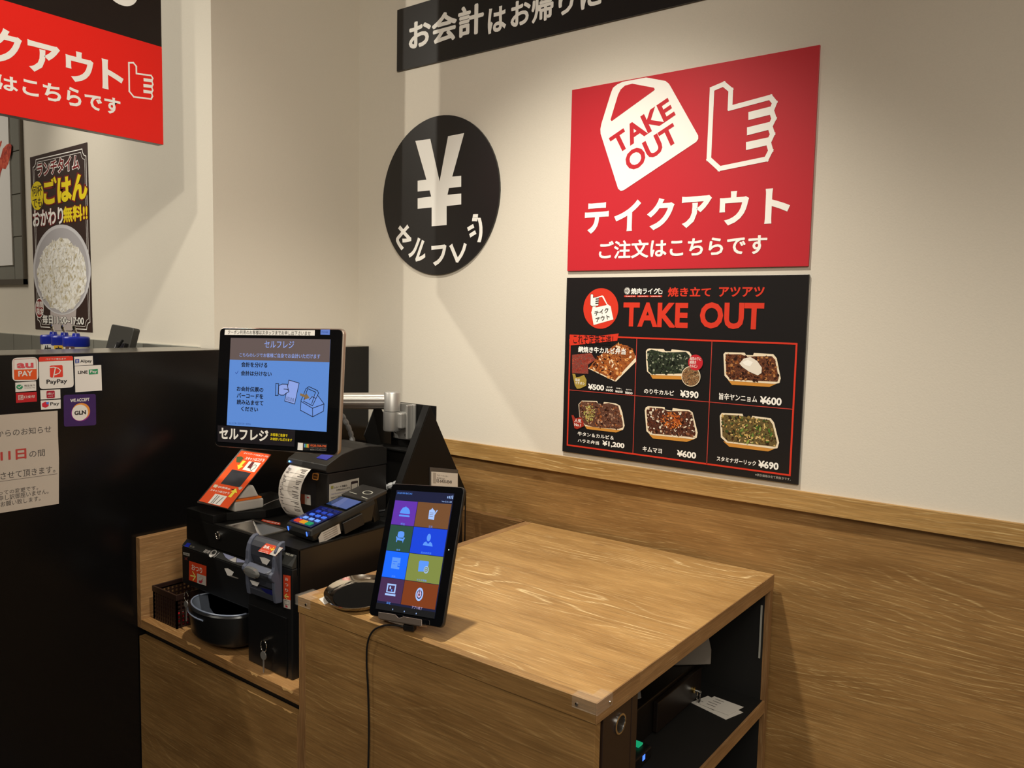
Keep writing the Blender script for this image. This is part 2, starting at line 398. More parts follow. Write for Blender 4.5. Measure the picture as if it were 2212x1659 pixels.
for q in (0, .075, .2):
    MB().tube([(-3.13-q, 1.02, -.299), (-3.13-q, 1.02, -.14), (-3.125-q, 1.015, -.128), (-3.115-q, 1.01, -.124)], .005, 6).build('handle', CHROME, kc, smooth=True)

# ---- stickers on the black counter
PB = Plane((-2.1597, 0, 0), (0, 1, 0), (0, 0, 1))
zs = zf(0, 740, 8.296)
STW = M('sticker_white', 'dcd6cf', .4)
def sticker(lab, pts, mat, r=0, name='sticker'):
    q = [PB.at(*zs(*p)) for p in pts]
    if r:   # round the corners of the quad
        o = []; n = len(q)
        for i in range(n):
            a, b, c = Vector(q[i-1]), Vector(q[i]), Vector(q[(i+1) % n])
            p1 = b+(a-b).normalized()*r; p2 = b+(c-b).normalized()*r
            for t in (0, .25, .5, .75, 1): o.append(tuple((1-t)**2*p1+2*t*(1-t)*b+t*t*p2))
        q = o
    cx = sum(p[0] for p in q)/len(q); cz = min(p[1] for p in q)
    t = thing(name, lab, 'sticker' if name == 'sticker' else 'notice', (-2.1595, cx, cz), 'stickers on the black counter' if name == 'sticker' else None)
    slab(PB, q, .0004, 'sheet', mat, t, .0001)
    return t
L2 = 2.5
def zz(*p): return [zs(*q) for q in p]
t = sticker('white rounded payment sticker with red au over orange PAY band', [(213, 275), (677, 258), (689, 680), (222, 697)], STW, .012)
OR = M('sticker_orange', 'd8521c', .4)
flat(PB, zz((247, 487), (655, 472), (657, 655), (640, 664), (268, 668), (252, 655)), OR, t, L2)
stroke(PB, zz((247, 480), (247, 300), (640, 285), (655, 470)), .001, M('line_pink', 'c98a80', .5), t, L2)
text(PB, 'au', zz((305, 375), (595, 360), (300, 455), (560, 450)), M('pink_red', 'd04a52', .4), t, L2+1, .03)
text(PB, 'PAY', zz((325, 515), (580, 500), (325, 605), (560, 598)), STW, t, L2+1, .03)
t = sticker('large white payment sticker with red header band and PayPay lettering', [(692, 258), (1302, 238), (1322, 800), (708, 838)], STW, .010)
RS = M('sticker_red', 'd83a28', .4)
flat(PB, zz((692, 275), (712, 257), (1285, 240), (1303, 258), (1305, 318), (694, 342)), RS, t, L2)
text(PB, 'ペイペイ使えます', zz((815, 282), (1180, 270), (815, 312), (1180, 305)), STW, t, L2+1, .01)
flat(PB, zz((888, 425), (910, 410), (1105, 402), (1120, 415), (1128, 600), (1115, 615), (915, 627), (895, 610)), RS, t, L2)
stroke(PB, zz((890, 448), (960, 440), (1040, 460), (1082, 500), (1060, 545), (1000, 572), (960, 580)), .0022, STW, t, L2+1)
stroke(PB, zz((988, 455), (955, 622)), .0026, STW, t, L2+1)
text(PB, 'PayPay', zz((832, 665), (1200, 655), (832, 760), (1180, 745)), INK, t, L2, .02)
t = sticker('small white Alipay payment sticker with a blue square mark', [(1325, 255), (1660, 238), (1667, 398), (1335, 415)], STW)
flat(PB, zz((1343, 300), (1415, 296), (1418, 365), (1345, 370)), M('sticker_blue', '1f3f9c', .4), t, L2)
text(PB, '支', zz((1352, 305), (1408, 360)), STW, t, L2+1, .01)
text(PB, 'Alipay', zz((1435, 305), (1642, 300), (1437, 375)), INK, t, L2, .02)
t = sticker('square white sticker reading LINE with a green Pay box', [(1337, 422), (1812, 402), (1826, 858), (1350, 890)], STW)
text(PB, 'LINE', zz((1395, 510), (1565, 500), (1395, 562), (1565, 555)), INK, t, L2, .03)
GR = M('sticker_green', '2a8a5c', .4)
flat(PB, zz((1588, 485), (1750, 470), (1753, 562), (1590, 572)), GR, t, L2)
text(PB, 'Pay', zz((1610, 500), (1735, 492), (1612, 556)), STW, t, L2+1, .02)
t = sticker('small white sticker with a green speech bubble and tick', [(272, 718), (645, 693), (648, 862), (277, 887)], STW)
flat(PB, ell(zs(348, 795), 7, 5.2), GR, t, L2)
stroke(PB, zz((318, 790), (340, 808), (380, 772)), .0018, STW, t, L2+1)
text(PB, '微信支付', zz((432, 755), (628, 745), (432, 790)), M('grey_ink', '77706a', .5), t, L2, .01)
text(PB, 'WeChat Pay', zz((432, 805), (628, 795), (432, 828)), MATS['grey_ink'], t, L2, .0)
t = sticker('small solid red sticker with white payment characters', [(283, 905), (655, 882), (660, 1055), (288, 1082)], M('sticker_deep_red', 'b81e24', .4))
stroke(PB, zz((328, 950), (408, 944), (412, 1018), (332, 1024)), .001, STW, t, L2, True)
text(PB, '口碑', zz((340, 960), (402, 1010)), STW, t, L2, .01)
text(PB, '口支付', zz((430, 950), (620, 940), (430, 1000)), STW, t, L2, .02)
t = sticker('small white sticker with a rounded dark red square in its middle', [(720, 853), (1078, 838), (1082, 1000), (727, 1020)], STW)
flat(PB, zz((830, 880), (845, 865), (965, 860), (978, 872), (980, 978), (968, 992), (848, 998), (832, 985)), M('crimson', 'a32034', .4), t, L2)
text(PB, 'd払い', zz((845, 895), (962, 890), (845, 938)), STW, t, L2+1, .02)
text(PB, '×××', zz((862, 955), (945, 952), (862, 972)), STW, t, L2+1, .0)
t = sticker('small white Pay sticker with a red and blue cube mark', [(727, 1040), (1085, 1018), (1087, 1180), (735, 1205)], STW)
flat(PB, zz((750, 1090), (810, 1058), (868, 1080), (870, 1135), (812, 1168), (752, 1145)), M('cube_red', 'c8283a', .4), t, L2)
flat(PB, zz((825, 1068), (872, 1062), (870, 1095), (848, 1112), (828, 1100)), M('cube_blue', '4a72c8', .4), t, L2+1)
text(PB, 'Pay', zz((900, 1072), (1060, 1060), (900, 1145)), INK, t, L2, .01)
t = sticker('square purple sticker reading WE ACCEPT GLN', [(1137, 940), (1715, 918), (1722, 1480), (1145, 1508)], M('sticker_purple', '3a2058', .35), .006)
text(PB, 'WE ACCEPT', zz((1255, 1010), (1600, 990), (1257, 1055), (1600, 1045)), STW, t, L2, .03)
cu = Vector(PB.at(*zs(1430, 1255))); ru = abs(PB.at(*zs(1575, 1250))[0]-cu.x); rv = abs(PB.at(*zs(1430, 1112))[1]-cu.y)
flat(PB, ell(cu+Vector((.002, .000)), ru*1.16, rv*1.1), M('sticker_magenta', '8a2a86', .4), t, L2, uv=True)
flat(PB, ell(cu+Vector((.003, .003)), ru*1.1, rv*1.06), M('ring_orange', 'd98a3a', .4), t, L2+.5, uv=True)
flat(PB, ell(cu, ru, rv), STW, t, L2+1, uv=True)
text(PB, 'GLN', zz((1328, 1225), (1535, 1212), (1330, 1295), (1535, 1283)), INK, t, L2+2, .04)
zn = zf(0, 880, 6.912)
def zy(*p): return [zn(*q) for q in p]
q = [PB.at(*zn(*p)) for p in ((857, 48), (862, 400), (878, 760), (876, 1438))]
q = [(.672, q[0][1]+.001)] + q + [(.672, q[-1][1]+.002)]
t = thing('paper_notice', 'white paper notice with red 11日 taped to the black counter', 'notice', (-2.1595, .85, q[-1][1]))
slab(PB, q, .0008, 'sheet', M('notice_paper', 'b8aa9c', .7, bump=.3, nscale=18), t, .0003)
L3 = 4; GI = M('grey_print', '4a4442', .6)
text(PB, 'からのお知らせ', zy((-60, 345), (760, 280), (-60, 440), (755, 370)), GI, t, L3, 0)
text(PB, '11日', zy((5, 650), (388, 615), (5, 795), (385, 762)), M('notice_red', 'b03a34', .6), t, L3, .03)
text(PB, 'の間', zy((437, 650), (665, 628), (437, 735), (665, 722)), GI, t, L3, 0)
text(PB, 'とさせて頂きます。', zy((-110, 990), (820, 895), (-110, 1070), (820, 970)), GI, t, L3, 0)
stroke(PB, zy((-60, 1113), (850, 990)), .0008, GI, t, L3)
text(PB, 'よっての変更です。', zy((-110, 1260), (565, 1165), (-110, 1300), (565, 1225)), GI, t, L3, 0)
text(PB, '申し訳御座いません。', zy((-20, 1320), (720, 1230), (-20, 1375), (720, 1285)), GI, t, L3, 0)
text(PB, 'くお願い致します。', zy((-70, 1420), (600, 1345), (-70, 1478), (600, 1390)), GI, t, L3, 0)

# ================================================================ HANGING SIGN (left)
PH = Plane((-2.1575, 0, 0), (0, 1, 0), (0, 0, 1))
hs = thing('hanging_sign', 'red and black hanging takeout sign with a white pointing hand', 'sign', (-2.17, .7, .457))
box('board', M('sign_black', '241d1b', .25), hs, -2.185, -2.158, -.2, 1.217, .457, 1.22, bevel=.0005)
flat(PH, [(-.2, .4572), (1.2168, .4572), (1.2168, .7225), (-.2, .7225)], REDH, hs, .7, 'red_face', uv=True)
box('hanger_rod', SILV, hs, -2.175, -2.169, .2, .206, 1.22, 1.45); box('hanger_rod', SILV, hs, -2.175, -2.169, .9, .906, 1.22, 1.45)
zh = zf(0, 0, 4.608)
def hz(*p): return [zh(*q) for q in p]
text(PH, 'ク', hz((-110, 380), (215, 330), (214, 400), (0, 620)), WHITE, hs, 2, .035)
text(PH, 'ア', hz((272, 395), (595, 475), (325, 710), (595, 600)), WHITE, hs, 2, .035)
text(PH, 'ウ', hz((650, 520), (928, 600), (760, 512), (705, 805)), WHITE, hs, 2, .035)
text(PH, 'ト', hz((1010, 580), (1228, 780), (1030, 880), (1200, 832)), WHITE, hs, 2, .035)
for ch, p in (('は', ((-30, 740), (175, 780), (140, 917))), ('こ', ((220, 800), (370, 815), (385, 970))), ('ち', ((425, 835), (605, 880), (480, 825), (560, 1015))),
              ('ら', ((660, 900), (808, 960), (720, 870), (740, 1058))), ('で', ((840, 935), (1015, 1020), (850, 928), (990, 1108))), ('す', ((1037, 985), (1197, 1010), (1110, 970), (1110, 1135)))):
    text(PH, ch, hz(*p), WHITE, hs, 2, .028)
_a, _b = PH.at(*zh(272, 395)), PH.at(*zh(325, 710)); text(PH, 'テイ', [(_a[0]-.275, _b[1]), (_a[0]-.110, _a[1])], WHITE, hs, 2, .035, uv=True)
_a, _b = PH.at(*zh(-30, 740)), PH.at(*zh(140, 917)); text(PH, 'ご注文', [(_a[0]-.165, _b[1]), (_a[0]-.012, _a[1])], WHITE, hs, 2, .028, uv=True)
q0 = Vector(PH.at(262, -22))
multi(PH, [(pl, 0) for pl in stroke_polys(ell(q0, .034, .030, 18, 0, 180, 360), .018)], [WHITE], hs, 2, 'lettering', step=1e-6)
# hand emblem in unit box (u right, v up), traced once and used on three signs
HAND = [(0.035, .95), (.21, .985), (.32, .905), (.32, .700), (.90, .755), (.965, .69), (.925, .605), (.965, .515), (.915, .43), (.955, .345), (.905, .255), (.94, .165), (.885, .075), (.20, .02), (.03, .145)]
BARS = [[(.595, .625), (.94, .655), (.94, .565), (.60, .535)], [(.585, .455), (.925, .485), (.925, .40), (.59, .365)], [(.58, .29), (.915, .315), (.915, .23), (.585, .20)]]
def hand(P, u0, v0, u1, v1, wd, mat, parent, layer, fill=None):
    f = lambda p: (u0+p[0]*(u1-u0), v0+p[1]*(v1-v0))
    if fill: flat(P, [f(p) for p in HAND], fill, parent, layer-.5, 'hand_emblem', uv=True)
    pl = [(q, 0) for q in stroke_polys([f(p) for p in HAND], wd, True)]+[([f(p) for p in b], 0) for b in BARS]
    multi(P, pl, [mat], parent, layer, 'hand_emblem', step=1e-6)
a = PH.at(*zh(1272, 605)); b_ = PH.at(*zh(1530, 900)); c_ = PH.at(*zh(1285, 905)); d_ = PH.at(*zh(1525, 1017)); e_ = PH.at(*zh(1300, 605))
hand(PH, a[0], d_[1], b_[0], a[1], .0042, WHITE, hs, 2)

# ================================================================ SIGNS ON THE RIGHT WALL
def wall_sign(name, lab, u0, u1, v0, v1, t, mat, part='board'):
    th = thing(name, lab, 'sign', ((u0+u1)/2, 2-t, v0))
    box(part, mat, th, u0, u1, 2-t, 1.9995, v0, v1, bevel=.0006)
    return th, Plane((0, 2-t-.0001, 0), (1, 0, 0), (0, 0, 1))
bn, PT = wall_sign('wall_sign', 'long black banner with white characters above the round yen sign', -2.025, .25, .829, 1.0335, .008, INK)
zb = zf(760, 0, 2.633)
def bz(*p): return [zb(*q) for q in p]
text(PT, 'お会計', bz((325, 210), (752, 60), (720, 14), (345, 287)), WHITE, bn, 2, .035)
text(PT, 'は', bz((775, 100), (880, 60), (860, 30), (800, 190)), WHITE, bn, 2, .03)
ub = PT.at(*zb(905, 60))[0]; ue = PT.at(*zb(1420, 0))[0]; vb = PT.at(*zb(1060, 128))[1]; vt = PT.at(*zb(860, 30))[1]+.004
text(PT, 'お帰りに', [(ub, vb), (ue, vt)], WHITE, bn, 2, .032, uv=True)
dz = (-1.827, .3935); R_ = .2615
ds = thing('round_sign', 'round black wall sign with a large white yen mark', 'sign', (dz[0], 1.99, dz[1]-R_))
MB().prism(ell(dz, R_, R_, 72), 'Y', 1.992, 1.9995).build('disc', INK, ds, .0006)
PD = Plane((0, 1.9919, 0), (1, 0, 0), (0, 0, 1))
flat(PD, bz((362, 802), (447, 790), (500, 1032), (548, 775), (640, 757), (572, 1005), (623, 1000), (623, 1062), (553, 1070), (545, 1108), (623, 1101), (623, 1163), (540, 1172), (540, 1280), (455, 1287), (455, 1180), (375, 1188), (375, 1128), (452, 1118), (443, 1083), (375, 1090), (375, 1028), (425, 1022)), WHITE, ds, 2, 'yen_mark')
for ch, cpt in zip('セルフレジ', ((293, 1342), (380, 1425), (497, 1452), (614, 1420), (712, 1298))):
    cc = Vector(PD.at(*zb(*cpt))); up = (Vector(dz)-cc).normalized(); rt = Vector((up.y, -up.x)); h = .039 if ch not in 'フレ' else .034
    text(PD, ch, [cc-rt*h+up*h, cc+rt*h+up*h, cc+rt*h-up*h, cc-rt*h-up*h], WHITE, ds, 2, .035, quad=True, uv=True)

rs, PR = wall_sign('wall_sign', 'large red takeout sign with white bag and pointing hand', -1.304, -.602, .1355, .6595, .007, REDP)
zr = zf(1200, 80, 3.19)
def rz(*p): return [zr(*q) for q in p]
flat(PR, rz((463, 309), (625, 279), (758, 303), (782, 322), (797, 347), (984, 680), (984, 702), (970, 723), (470, 1056), (450, 1060), (432, 1045), (312, 668), (310, 635), (318, 595), (383, 385), (397, 350), (425, 328)), WHITE, rs, 2, 'bag_emblem')
flat(PR, rz((380, 570), (432, 398), (450, 362), (480, 335), (530, 322), (680, 350), (685, 362), (675, 372), (388, 580)), REDP, rs, 3, 'bag_handle_opening')
text(PR, 'TAKE', rz((368, 697), (775, 417), (829, 537), (424, 812)), REDP, rs, 3, .03, quad=True)
text(PR, 'OUT', rz((463, 818), (808, 590), (862, 708), (515, 940)), REDP, rs, 3, .03, quad=True)
a = PR.at(*zr(1068, 320)); b_ = PR.at(*zr(1537, 500)); d_ = PR.at(*zr(1160, 932)); e_ = PR.at(*zr(1180, 296))
hand(PR, a[0]-.001, d_[1]+.006, b_[0]-.004, e_[1]-.006, .0125, WHITE, rs, 2)
for ch, p in (('テ', ((203, 1240), (368, 1210), (220, 1148), (213, 1357))), ('イ', ((405, 1245), (592, 1135), (565, 1120), (510, 1337))), ('ク', ((632, 1205), (823, 1108), (690, 1112), (655, 1332))),
              ('ア', ((866, 1295), (1080, 1085), (875, 1105), (893, 1317))), ('ウ', ((1130, 1200), (1335, 1095), (1235, 1062), (1165, 1300))), ('ト', ((1438, 1285), (1617, 1160), (1470, 1045), (1450, 1287)))):
    text(PR, ch, rz(*p), WHITE, rs, 2, .035)
text(PR, 'ご注文はこちらです', rz((300, 1495), (1460, 1400), (1412, 1358), (420, 1528)), WHITE, rs, 2, .028)

# ---- menu board
mn, PM = wall_sign('menu_board', 'black takeout menu board with six bento pictures and prices', -1.3045, -.599, -.4065, .1155, .007, INK)
mn['category'] = 'menu board'
z1 = zf(1200, 580, 5.53); z2 = zf(1480, 580, 3.457); z3 = zf(1200, 830, 6.9125)
def a1(*p): return [z1(*q) for q in p]
def a2(*p): return [z2(*q) for q in p]
def a3(*p): return [z3(*q) for q in p]
cm = Vector(PM.at(*z1(540, 478))); r_ = abs(PM.at(*z1(752, 478))[0]-cm.x)
flat(PM, ell(cm, r_, r_, 40), REDO, mn, 2, 'red_disc', uv=True)
flat(PM, a1((430, 525), (447, 455), (470, 348), (558, 322), (575, 328), (622, 425), (660, 452), (693, 608), (458, 675)), WHITE, mn, 3, 'bag_emblem')
flat(PM, a1((480, 465), (520, 345), (560, 340), (615, 435)), REDO, mn, 4, 'bag_handle_opening')
a = PM.at(*z1(420, 302)); b_ = PM.at(*z1(527, 345)); d_ = PM.at(*z1(450, 455))
hand(PM, a[0], d_[1], b_[0], a[1], .0008, INK, mn, 5, WHITE)
text(PM, 'テイク', a1((462, 512), (632, 466), (642, 520), (474, 566)), INK, mn, 5, .02, quad=True)
text(PM, 'アウト', a1((478, 590), (644, 544), (654, 600), (490, 640)), INK, mn, 5, .02, quad=True)
flat(PM, ell(z1(858, 268), 6.8, 8, 24), M('emblem_grey', '8b8884', .5), mn, 2, 'round_emblem')
stroke(PM, a1((838, 250), (870, 240), (885, 268), (865, 300), (840, 285)), .002, WHITE, mn, 3)
text(PM, '焼肉ライク', a1((905, 235), (1228, 233), (905, 308), (1228, 300)), WHITE, mn, 2, .03)
stroke(PM, a1((1233, 240), (1247, 240), (1250, 262), (1275, 268), (1272, 300), (1236, 300)), .0016, WHITE, mn, 2, True)
for k, (x0, x1_, s) in enumerate(((822, 962, 'TASTY!'), (975, 1115, 'QUICK!'), (1125, 1275, 'VALUE!'))):
    flat(PM, a1((x0, 322), (x1_, 322), (x1_, 343), (x0, 343)), REDO, mn, 2)
    text(PM, s, a1((x0+15, 326), (x1_-15, 339)), WHITE, mn, 3, .01)
pa, pb = PM.at(*z1(1345, 225)), PM.at(*z2(193, 212)); text(PM, '焼き立て', [pa, pb], REDO, mn, 2, .035, uv=True)
text(PM, 'アツアツ', a2((255, 140), (596, 135), (255, 212), (590, 210)), REDO, mn, 2, .03)
text(PM, 'TAKE', [PM.at(*z1(815, 410)), PM.at(*z1(1590, 410)), PM.at(*z1(820, 690))], REDO, mn, 2, .035, uv=True)
text(PM, 'OUT', a2((115, 255), (593, 255), (115, 446), (550, 446)), REDO, mn, 2, .035)
# frame lines
BL_ = [a1((178, 805))[0], a2((833, 555))[0], a2((783, 1553))[0], a3((200, 915))[0]]
u0, v0 = PM.at(*BL_[0])[0], PM.at(*z1(800, 822))[1]; u1 = PM.at(*z2(826, 700))[0]; v1 = PM.at(*z2(790, 1545))[1]
ld = [((u0, v0), (u1, v0)), ((u1, v0), (u1, v1)), ((u1, v1), (u0, v1)), ((u0, v1), (u0, v0))]
multi(PM, [(stroke_polys([p, q], .0045)[0], 0) for p, q in ld], [REDO], mn, 2, 'frame_line', step=1e-6)
uA = PM.at(*z1(960, 1200))[0]; uB = PM.at(*z2(186, 900))[0]; vM = PM.at(*z1(800, 1505))[1]
multi(PM, [(stroke_polys([(u0, vM), (u1, vM)], .0022)[0], 0), (stroke_polys([(uA, v0), (uA, v1)], .0022)[0], 0), (stroke_polys([(uB, v0), (uB, v1)], .0022)[0], 0)], [M('thin_red', 'b03a30', .5)], mn, 2, 'frame_line', step=1e-6)
flat(PM, a1((165, 842), (183, 840), (185, 800), (520, 806), (757, 775), (740, 862), (390, 900), (168, 920)), REDO, mn, 3, 'ribbon')
text(PM, 'これぞ定番王道！', a1((215, 848), (688, 800), (215, 900), (690, 862)), INK, mn, 4, .006)
text(PM, '網焼き牛カルビ弁当', a1((278, 928), (845, 955), (840, 1022), (280, 1000)), WHITE, mn, 8, .035)
CREAM = M('tray_cream', 'e8d8bc', .5); TRO = M('tray_orange', 'c88a38', .5)
def food(outline, inner, side, cols, shards, n=120, seed=1, sz=.0035, mat_name=None, scale=260):
    rnd = random.Random(seed)
    if side: flat(PM, side, TRO, mn, 2, 'food_tray_side')
    flat(PM, outline, CREAM, mn, 3, 'food_tray')
    flat(PM, inner, food_mat(mat_name, cols, scale), mn, 4, 'food')
    q = [PM.at(*p) for p in inner]; us = [p[0] for p in q]; vs = [p[1] for p in q]
    def inside(x, y):
        c = False; j = len(q)-1
        for i in range(len(q)):
            if (q[i][1] > y) != (q[j][1] > y) and x < (q[j][0]-q[i][0])*(y-q[i][1])/(q[j][1]-q[i][1])+q[i][0]: c = not c
            j = i
        return c
    pl = []
    while len(pl) < n:
        x, y = rnd.uniform(min(us), max(us)), rnd.uniform(min(vs), max(vs))
        if not inside(x, y): continue
        k = rnd.randrange(5, 8); a0 = rnd.uniform(0, 6.28); e = rnd.uniform(.3, .9); s = sz*rnd.uniform(.4, 1.2)
        pl.append(([(x+s*math.cos(2*math.pi*i/k)*math.cos(a0)-e*s*math.sin(2*math.pi*i/k)*math.sin(a0), y+s*math.cos(2*math.pi*i/k)*math.sin(a0)+e*s*math.sin(2*math.pi*i/k)*math.cos(a0)) for i in range(k)], rnd.randrange(len(shards))))
    multi(PM, pl, [M('bit_'+c, c, .4) for c in shards], mn, 5, 'food_pieces', step=2e-6, kind='stuff')
def blob(pts, cols, sz, n, seed, layer=6):
    rnd = random.Random(seed); q = [PM.at(*p) for p in pts]; pl = []
    cx = sum(p[0] for p in q)/len(q); cy = sum(p[1] for p in q)/len(q); rx = (max(p[0] for p in q)-min(p[0] for p in q))/2; ry = (max(p[1] for p in q)-min(p[1] for p in q))/2
    for i in range(n):
        t = rnd.uniform(0, 6.28); r = math.sqrt(rnd.random()); x = cx+rx*r*math.cos(t); y = cy+ry*r*math.sin(t); a0 = rnd.uniform(0, 6.28); s = sz*rnd.uniform(.5, 1.2)
        pl.append(([(x+s*math.cos(k)*math.cos(a0)-.4*s*math.sin(k)*math.sin(a0), y+s*math.cos(k)*math.sin(a0)+.4*s*math.sin(k)*math.cos(a0)) for k in (0, 1, 2, 3, 4, 5)], rnd.randrange(len(cols))))
    multi(PM, pl, [M('bit_'+c, c, .4) for c in cols], mn, layer, 'food_topping', step=2e-6, kind='stuff')
MEAT = ['2c1510', '6e3418', 'a85a26', '3d1c12', 'c98a50']
food(a1((393, 1195), (520, 1060), (960, 1040), (965, 1110), (725, 1350), (700, 1345)), a1((405, 1185), (500, 1060), (600, 990), (740, 895), (860, 920), (925, 960), (960, 1060), (712, 1335)), None,
     ['3a1a10', '7a3c1a', 'b8682c', '5a2a14'], ['8a4218', 'c06a28', '3a1810', 'd99a5a', 'e8d0b0'], 130, 3, .005, 'food_beef')
multi(PM, [([PM.at(*z1(*p)) for p in ((200, 1030), (430, 1010), (480, 1090), (390, 1150), (395, 1260), (200, 1250))], 0)], [food_mat('food_grill', ['5a2018', 'a03020', '4a4440', 'd05030'], 200)], mn, 3, 'food')
flat(PM, a1((205, 1255), (240, 1262), (250, 1300), (300, 1290), (345, 1270), (375, 1330), (370, 1400), (300, 1432), (262, 1437), (235, 1395)), M('gold_print', 'a08a3c', .5), mn, 6, 'hand_emblem')
text(PM, '当店\nイチオシ', a1((240, 1310), (355, 1325), (350, 1390), (240, 1375)), WHITE, mn, 7, .02)
text(PM, '¥500', a1((393, 1380), (583, 1390), (583, 1460), (393, 1440)), WHITE, mn, 6, .035)
for x0, s, k in ((603, '飯大盛', '¥600'), (718, '肉増し', '¥650'), (835, '肉ダブル', '¥800')):
    dy = (x0-603)*.14
    text(PM, s, a1((x0+12, 1405+dy), (x0+80, 1428+dy)), WHITE, mn, 6, .01); text(PM, k, a1((x0, 1435+dy), (x0+88, 1472+dy)), WHITE, mn, 6, .02)
food(a1((1082, 985), (1100, 962), (1120, 955), (1295, 962), (1310, 985), (1380, 990), (1390, 965), (1570, 985), (1600, 995), (1625, 1030), (1640, 1200), (1630, 1290), (1140, 1270), (1095, 1230), (1085, 1120)),
     a1((1097, 990), (1150, 968), (1280, 1000), (1420, 1000), (1560, 995), (1605, 1040), (1625, 1250), (1150, 1262), (1110, 1225)), a1((1130, 1262), (1640, 1285), (1620, 1330), (1160, 1315)),
     ['0c110c', '1c241a', '2c3626', '141a12'], ['10160f', '283422', '44503a', '8f9480', '1a2218'], 200, 5, .0042, 'food_nori')
cq = PM.at(*z2(45, 805)); rr_ = abs(PM.at(*z2(117, 805))[0]-cq[0])
flat(PM, ell(cq, rr_, rr_, 30), CREAM, mn, 6, 'food_inset', uv=True); flat(PM, ell(cq, rr_*.93, rr_*.93, 30), food_mat('food_inset_m', ['141a12', '3a2a1c', 'a8784c', '20281c', 'e0c8a0'], 200), mn, 6.6, 'food', uv=True)
cq = PM.at(*z2(80, 702)); rr_ = abs(PM.at(*z2(135, 702))[0]-cq[0])
flat(PM, ell(cq, rr_, rr_*1.02, 30), REDP, mn, 7, 'red_disc', uv=True)
text(PM, '海苔の下に\n網焼き\nカルビ♪', a2((38, 660), (123, 668), (115, 742), (40, 735)), WHITE, mn, 8, .01)
text(PM, 'のり牛カルビ', a1((1060, 1440), (1415, 1460), (1415, 1522), (1060, 1490)), WHITE, mn, 3, .025)
text(PM, '¥390', [PM.at(*z1(1490, 1470)), PM.at(*z2(102, 918)), PM.at(*z2(100, 972))], WHITE, mn, 3, .035, uv=True)
ov = lambda dx, dy: [(287+dx, 640+dy), (300+dx, 625+dy), (445+dx, 628+dy), (455+dx, 645+dy), (508+dx, 648+dy), (515+dx, 630+dy), (660+dx, 640+dy), (685+dx, 670+dy), (715+dx, 820+dy), (705+dx, 855+dy), (670+dx, 862+dy), (330+dx, 838+dy), (295+dx, 800+dy)]
food(a2(*ov(0, 0)), a2((303, 640), (420, 640), (460, 660), (520, 655), (650, 655), (672, 680), (700, 815), (690, 845), (340, 828), (308, 790)), a2((320, 832), (690, 858), (630, 884), (350, 868)),
     ['22100c', '4a2416', '7a4424', '2e1610'], ['5a2a18', '2a120c', '8c5028', 'b07a48', '3a1c12'], 190, 8, .0042, 'food_yang')
flat(PM, a2((408, 710), (440, 672), (490, 660), (540, 690), (575, 740), (572, 780), (545, 798), (480, 770), (430, 735)), M('egg_white', 'e4dccf', .3), mn, 6.5, 'food_egg')
flat(PM, a2((430, 700), (470, 680), (510, 700), (490, 730), (450, 722)), M('egg_hi', 'f4f0e8', .3), mn, 7, 'food_egg')
text(PM, '旨辛ヤンニョム', a2((255, 940), (538, 950), (538, 998), (255, 978)), WHITE, mn, 3, .025)
text(PM, '¥600', a2((560, 960), (720, 965), (720, 1025), (560, 1008)), WHITE, mn, 3, .035)
food(a3((345, 300), (395, 245), (625, 250), (635, 290), (715, 300), (725, 265), (900, 285), (965, 320), (1000, 420), (1035, 620), (1010, 680), (960, 685), (450, 625), (420, 590), (360, 480)),
     a3((355, 300), (395, 255), (610, 262), (650, 300), (800, 280), (940, 320), (1005, 560), (1010, 640), (940, 668), (560, 635), (440, 600), (365, 470)), a3((430, 610), (1010, 680), (905, 720), (470, 668)),
     ['2a1814', '6a4030', '3a2018', 'a07860'], ['7a4a34', '2a1410', 'b08a70', '4a2618', '9a5a30'], 190, 11, .004, 'food_tongue')
blob(a3((430, 320), (590, 320), (590, 550), (430, 550)), ['b8b060', 'd0c878', '989048'], .0028, 110, 2)
flat(PM, a3((245, 460), (275, 462), (300, 510), (385, 490), (425, 560), (430, 625), (330, 670), (290, 655)), M('brick_red', '9a2c1e', .5), mn, 7, 'hand_emblem')
text(PM, '人気\nNo.1', a3((290, 520), (388, 520), (390, 625), (290, 620)), WHITE, mn, 8, .02)
text(PM, '牛タン＆カルビ＆', a3((335, 710), (870, 770), (870, 830), (335, 765)), WHITE, mn, 3, .025)
text(PM, 'ハラミ弁当', a3((335, 812), (652, 850), (652, 905), (335, 860)), WHITE, mn, 3, .025)
text(PM, '¥1,200', a3((702, 850), (1032, 880), (1030, 970), (705, 915)), WHITE, mn, 3, .035)
food(a3((1335, 390), (1350, 345), (1385, 328), (1630, 340), (1640, 380), (1745, 395), (1752, 355), (2000, 385), (2050, 420), (2125, 720), (2110, 800), (2060, 820), (1420, 755), (1360, 700)),
     a3((1360, 400), (1400, 350), (1600, 360), (1680, 400), (1980, 400), (2040, 430), (2095, 730), (2080, 790), (1440, 735), (1385, 680)), a3((1400, 750), (2080, 818), (1960, 860), (1455, 808)),
     ['30140e', '5c2c1c', '20100c', '8a5a44'], ['6a3420', '2a120c', 'd8c8b0', '8a5a40', 'e8e0d0', '4a2014'], 230, 13, .004, 'food_kimu')
blob(a3((1580, 440), (1890, 440), (1890, 650), (1580, 650)), ['c8682a', 'd98038', 'a84c1c'], .004, 110, 4)
text(PM, 'キムマヨ', a3((1305, 925), (1590, 960), (1590, 1030), (1305, 1000)), WHITE, mn, 3, .025)
text(PM, '¥600', a3((1815, 990), (2100, 1015), (2100, 1115), (1815, 1070)), WHITE, mn, 3, .035)
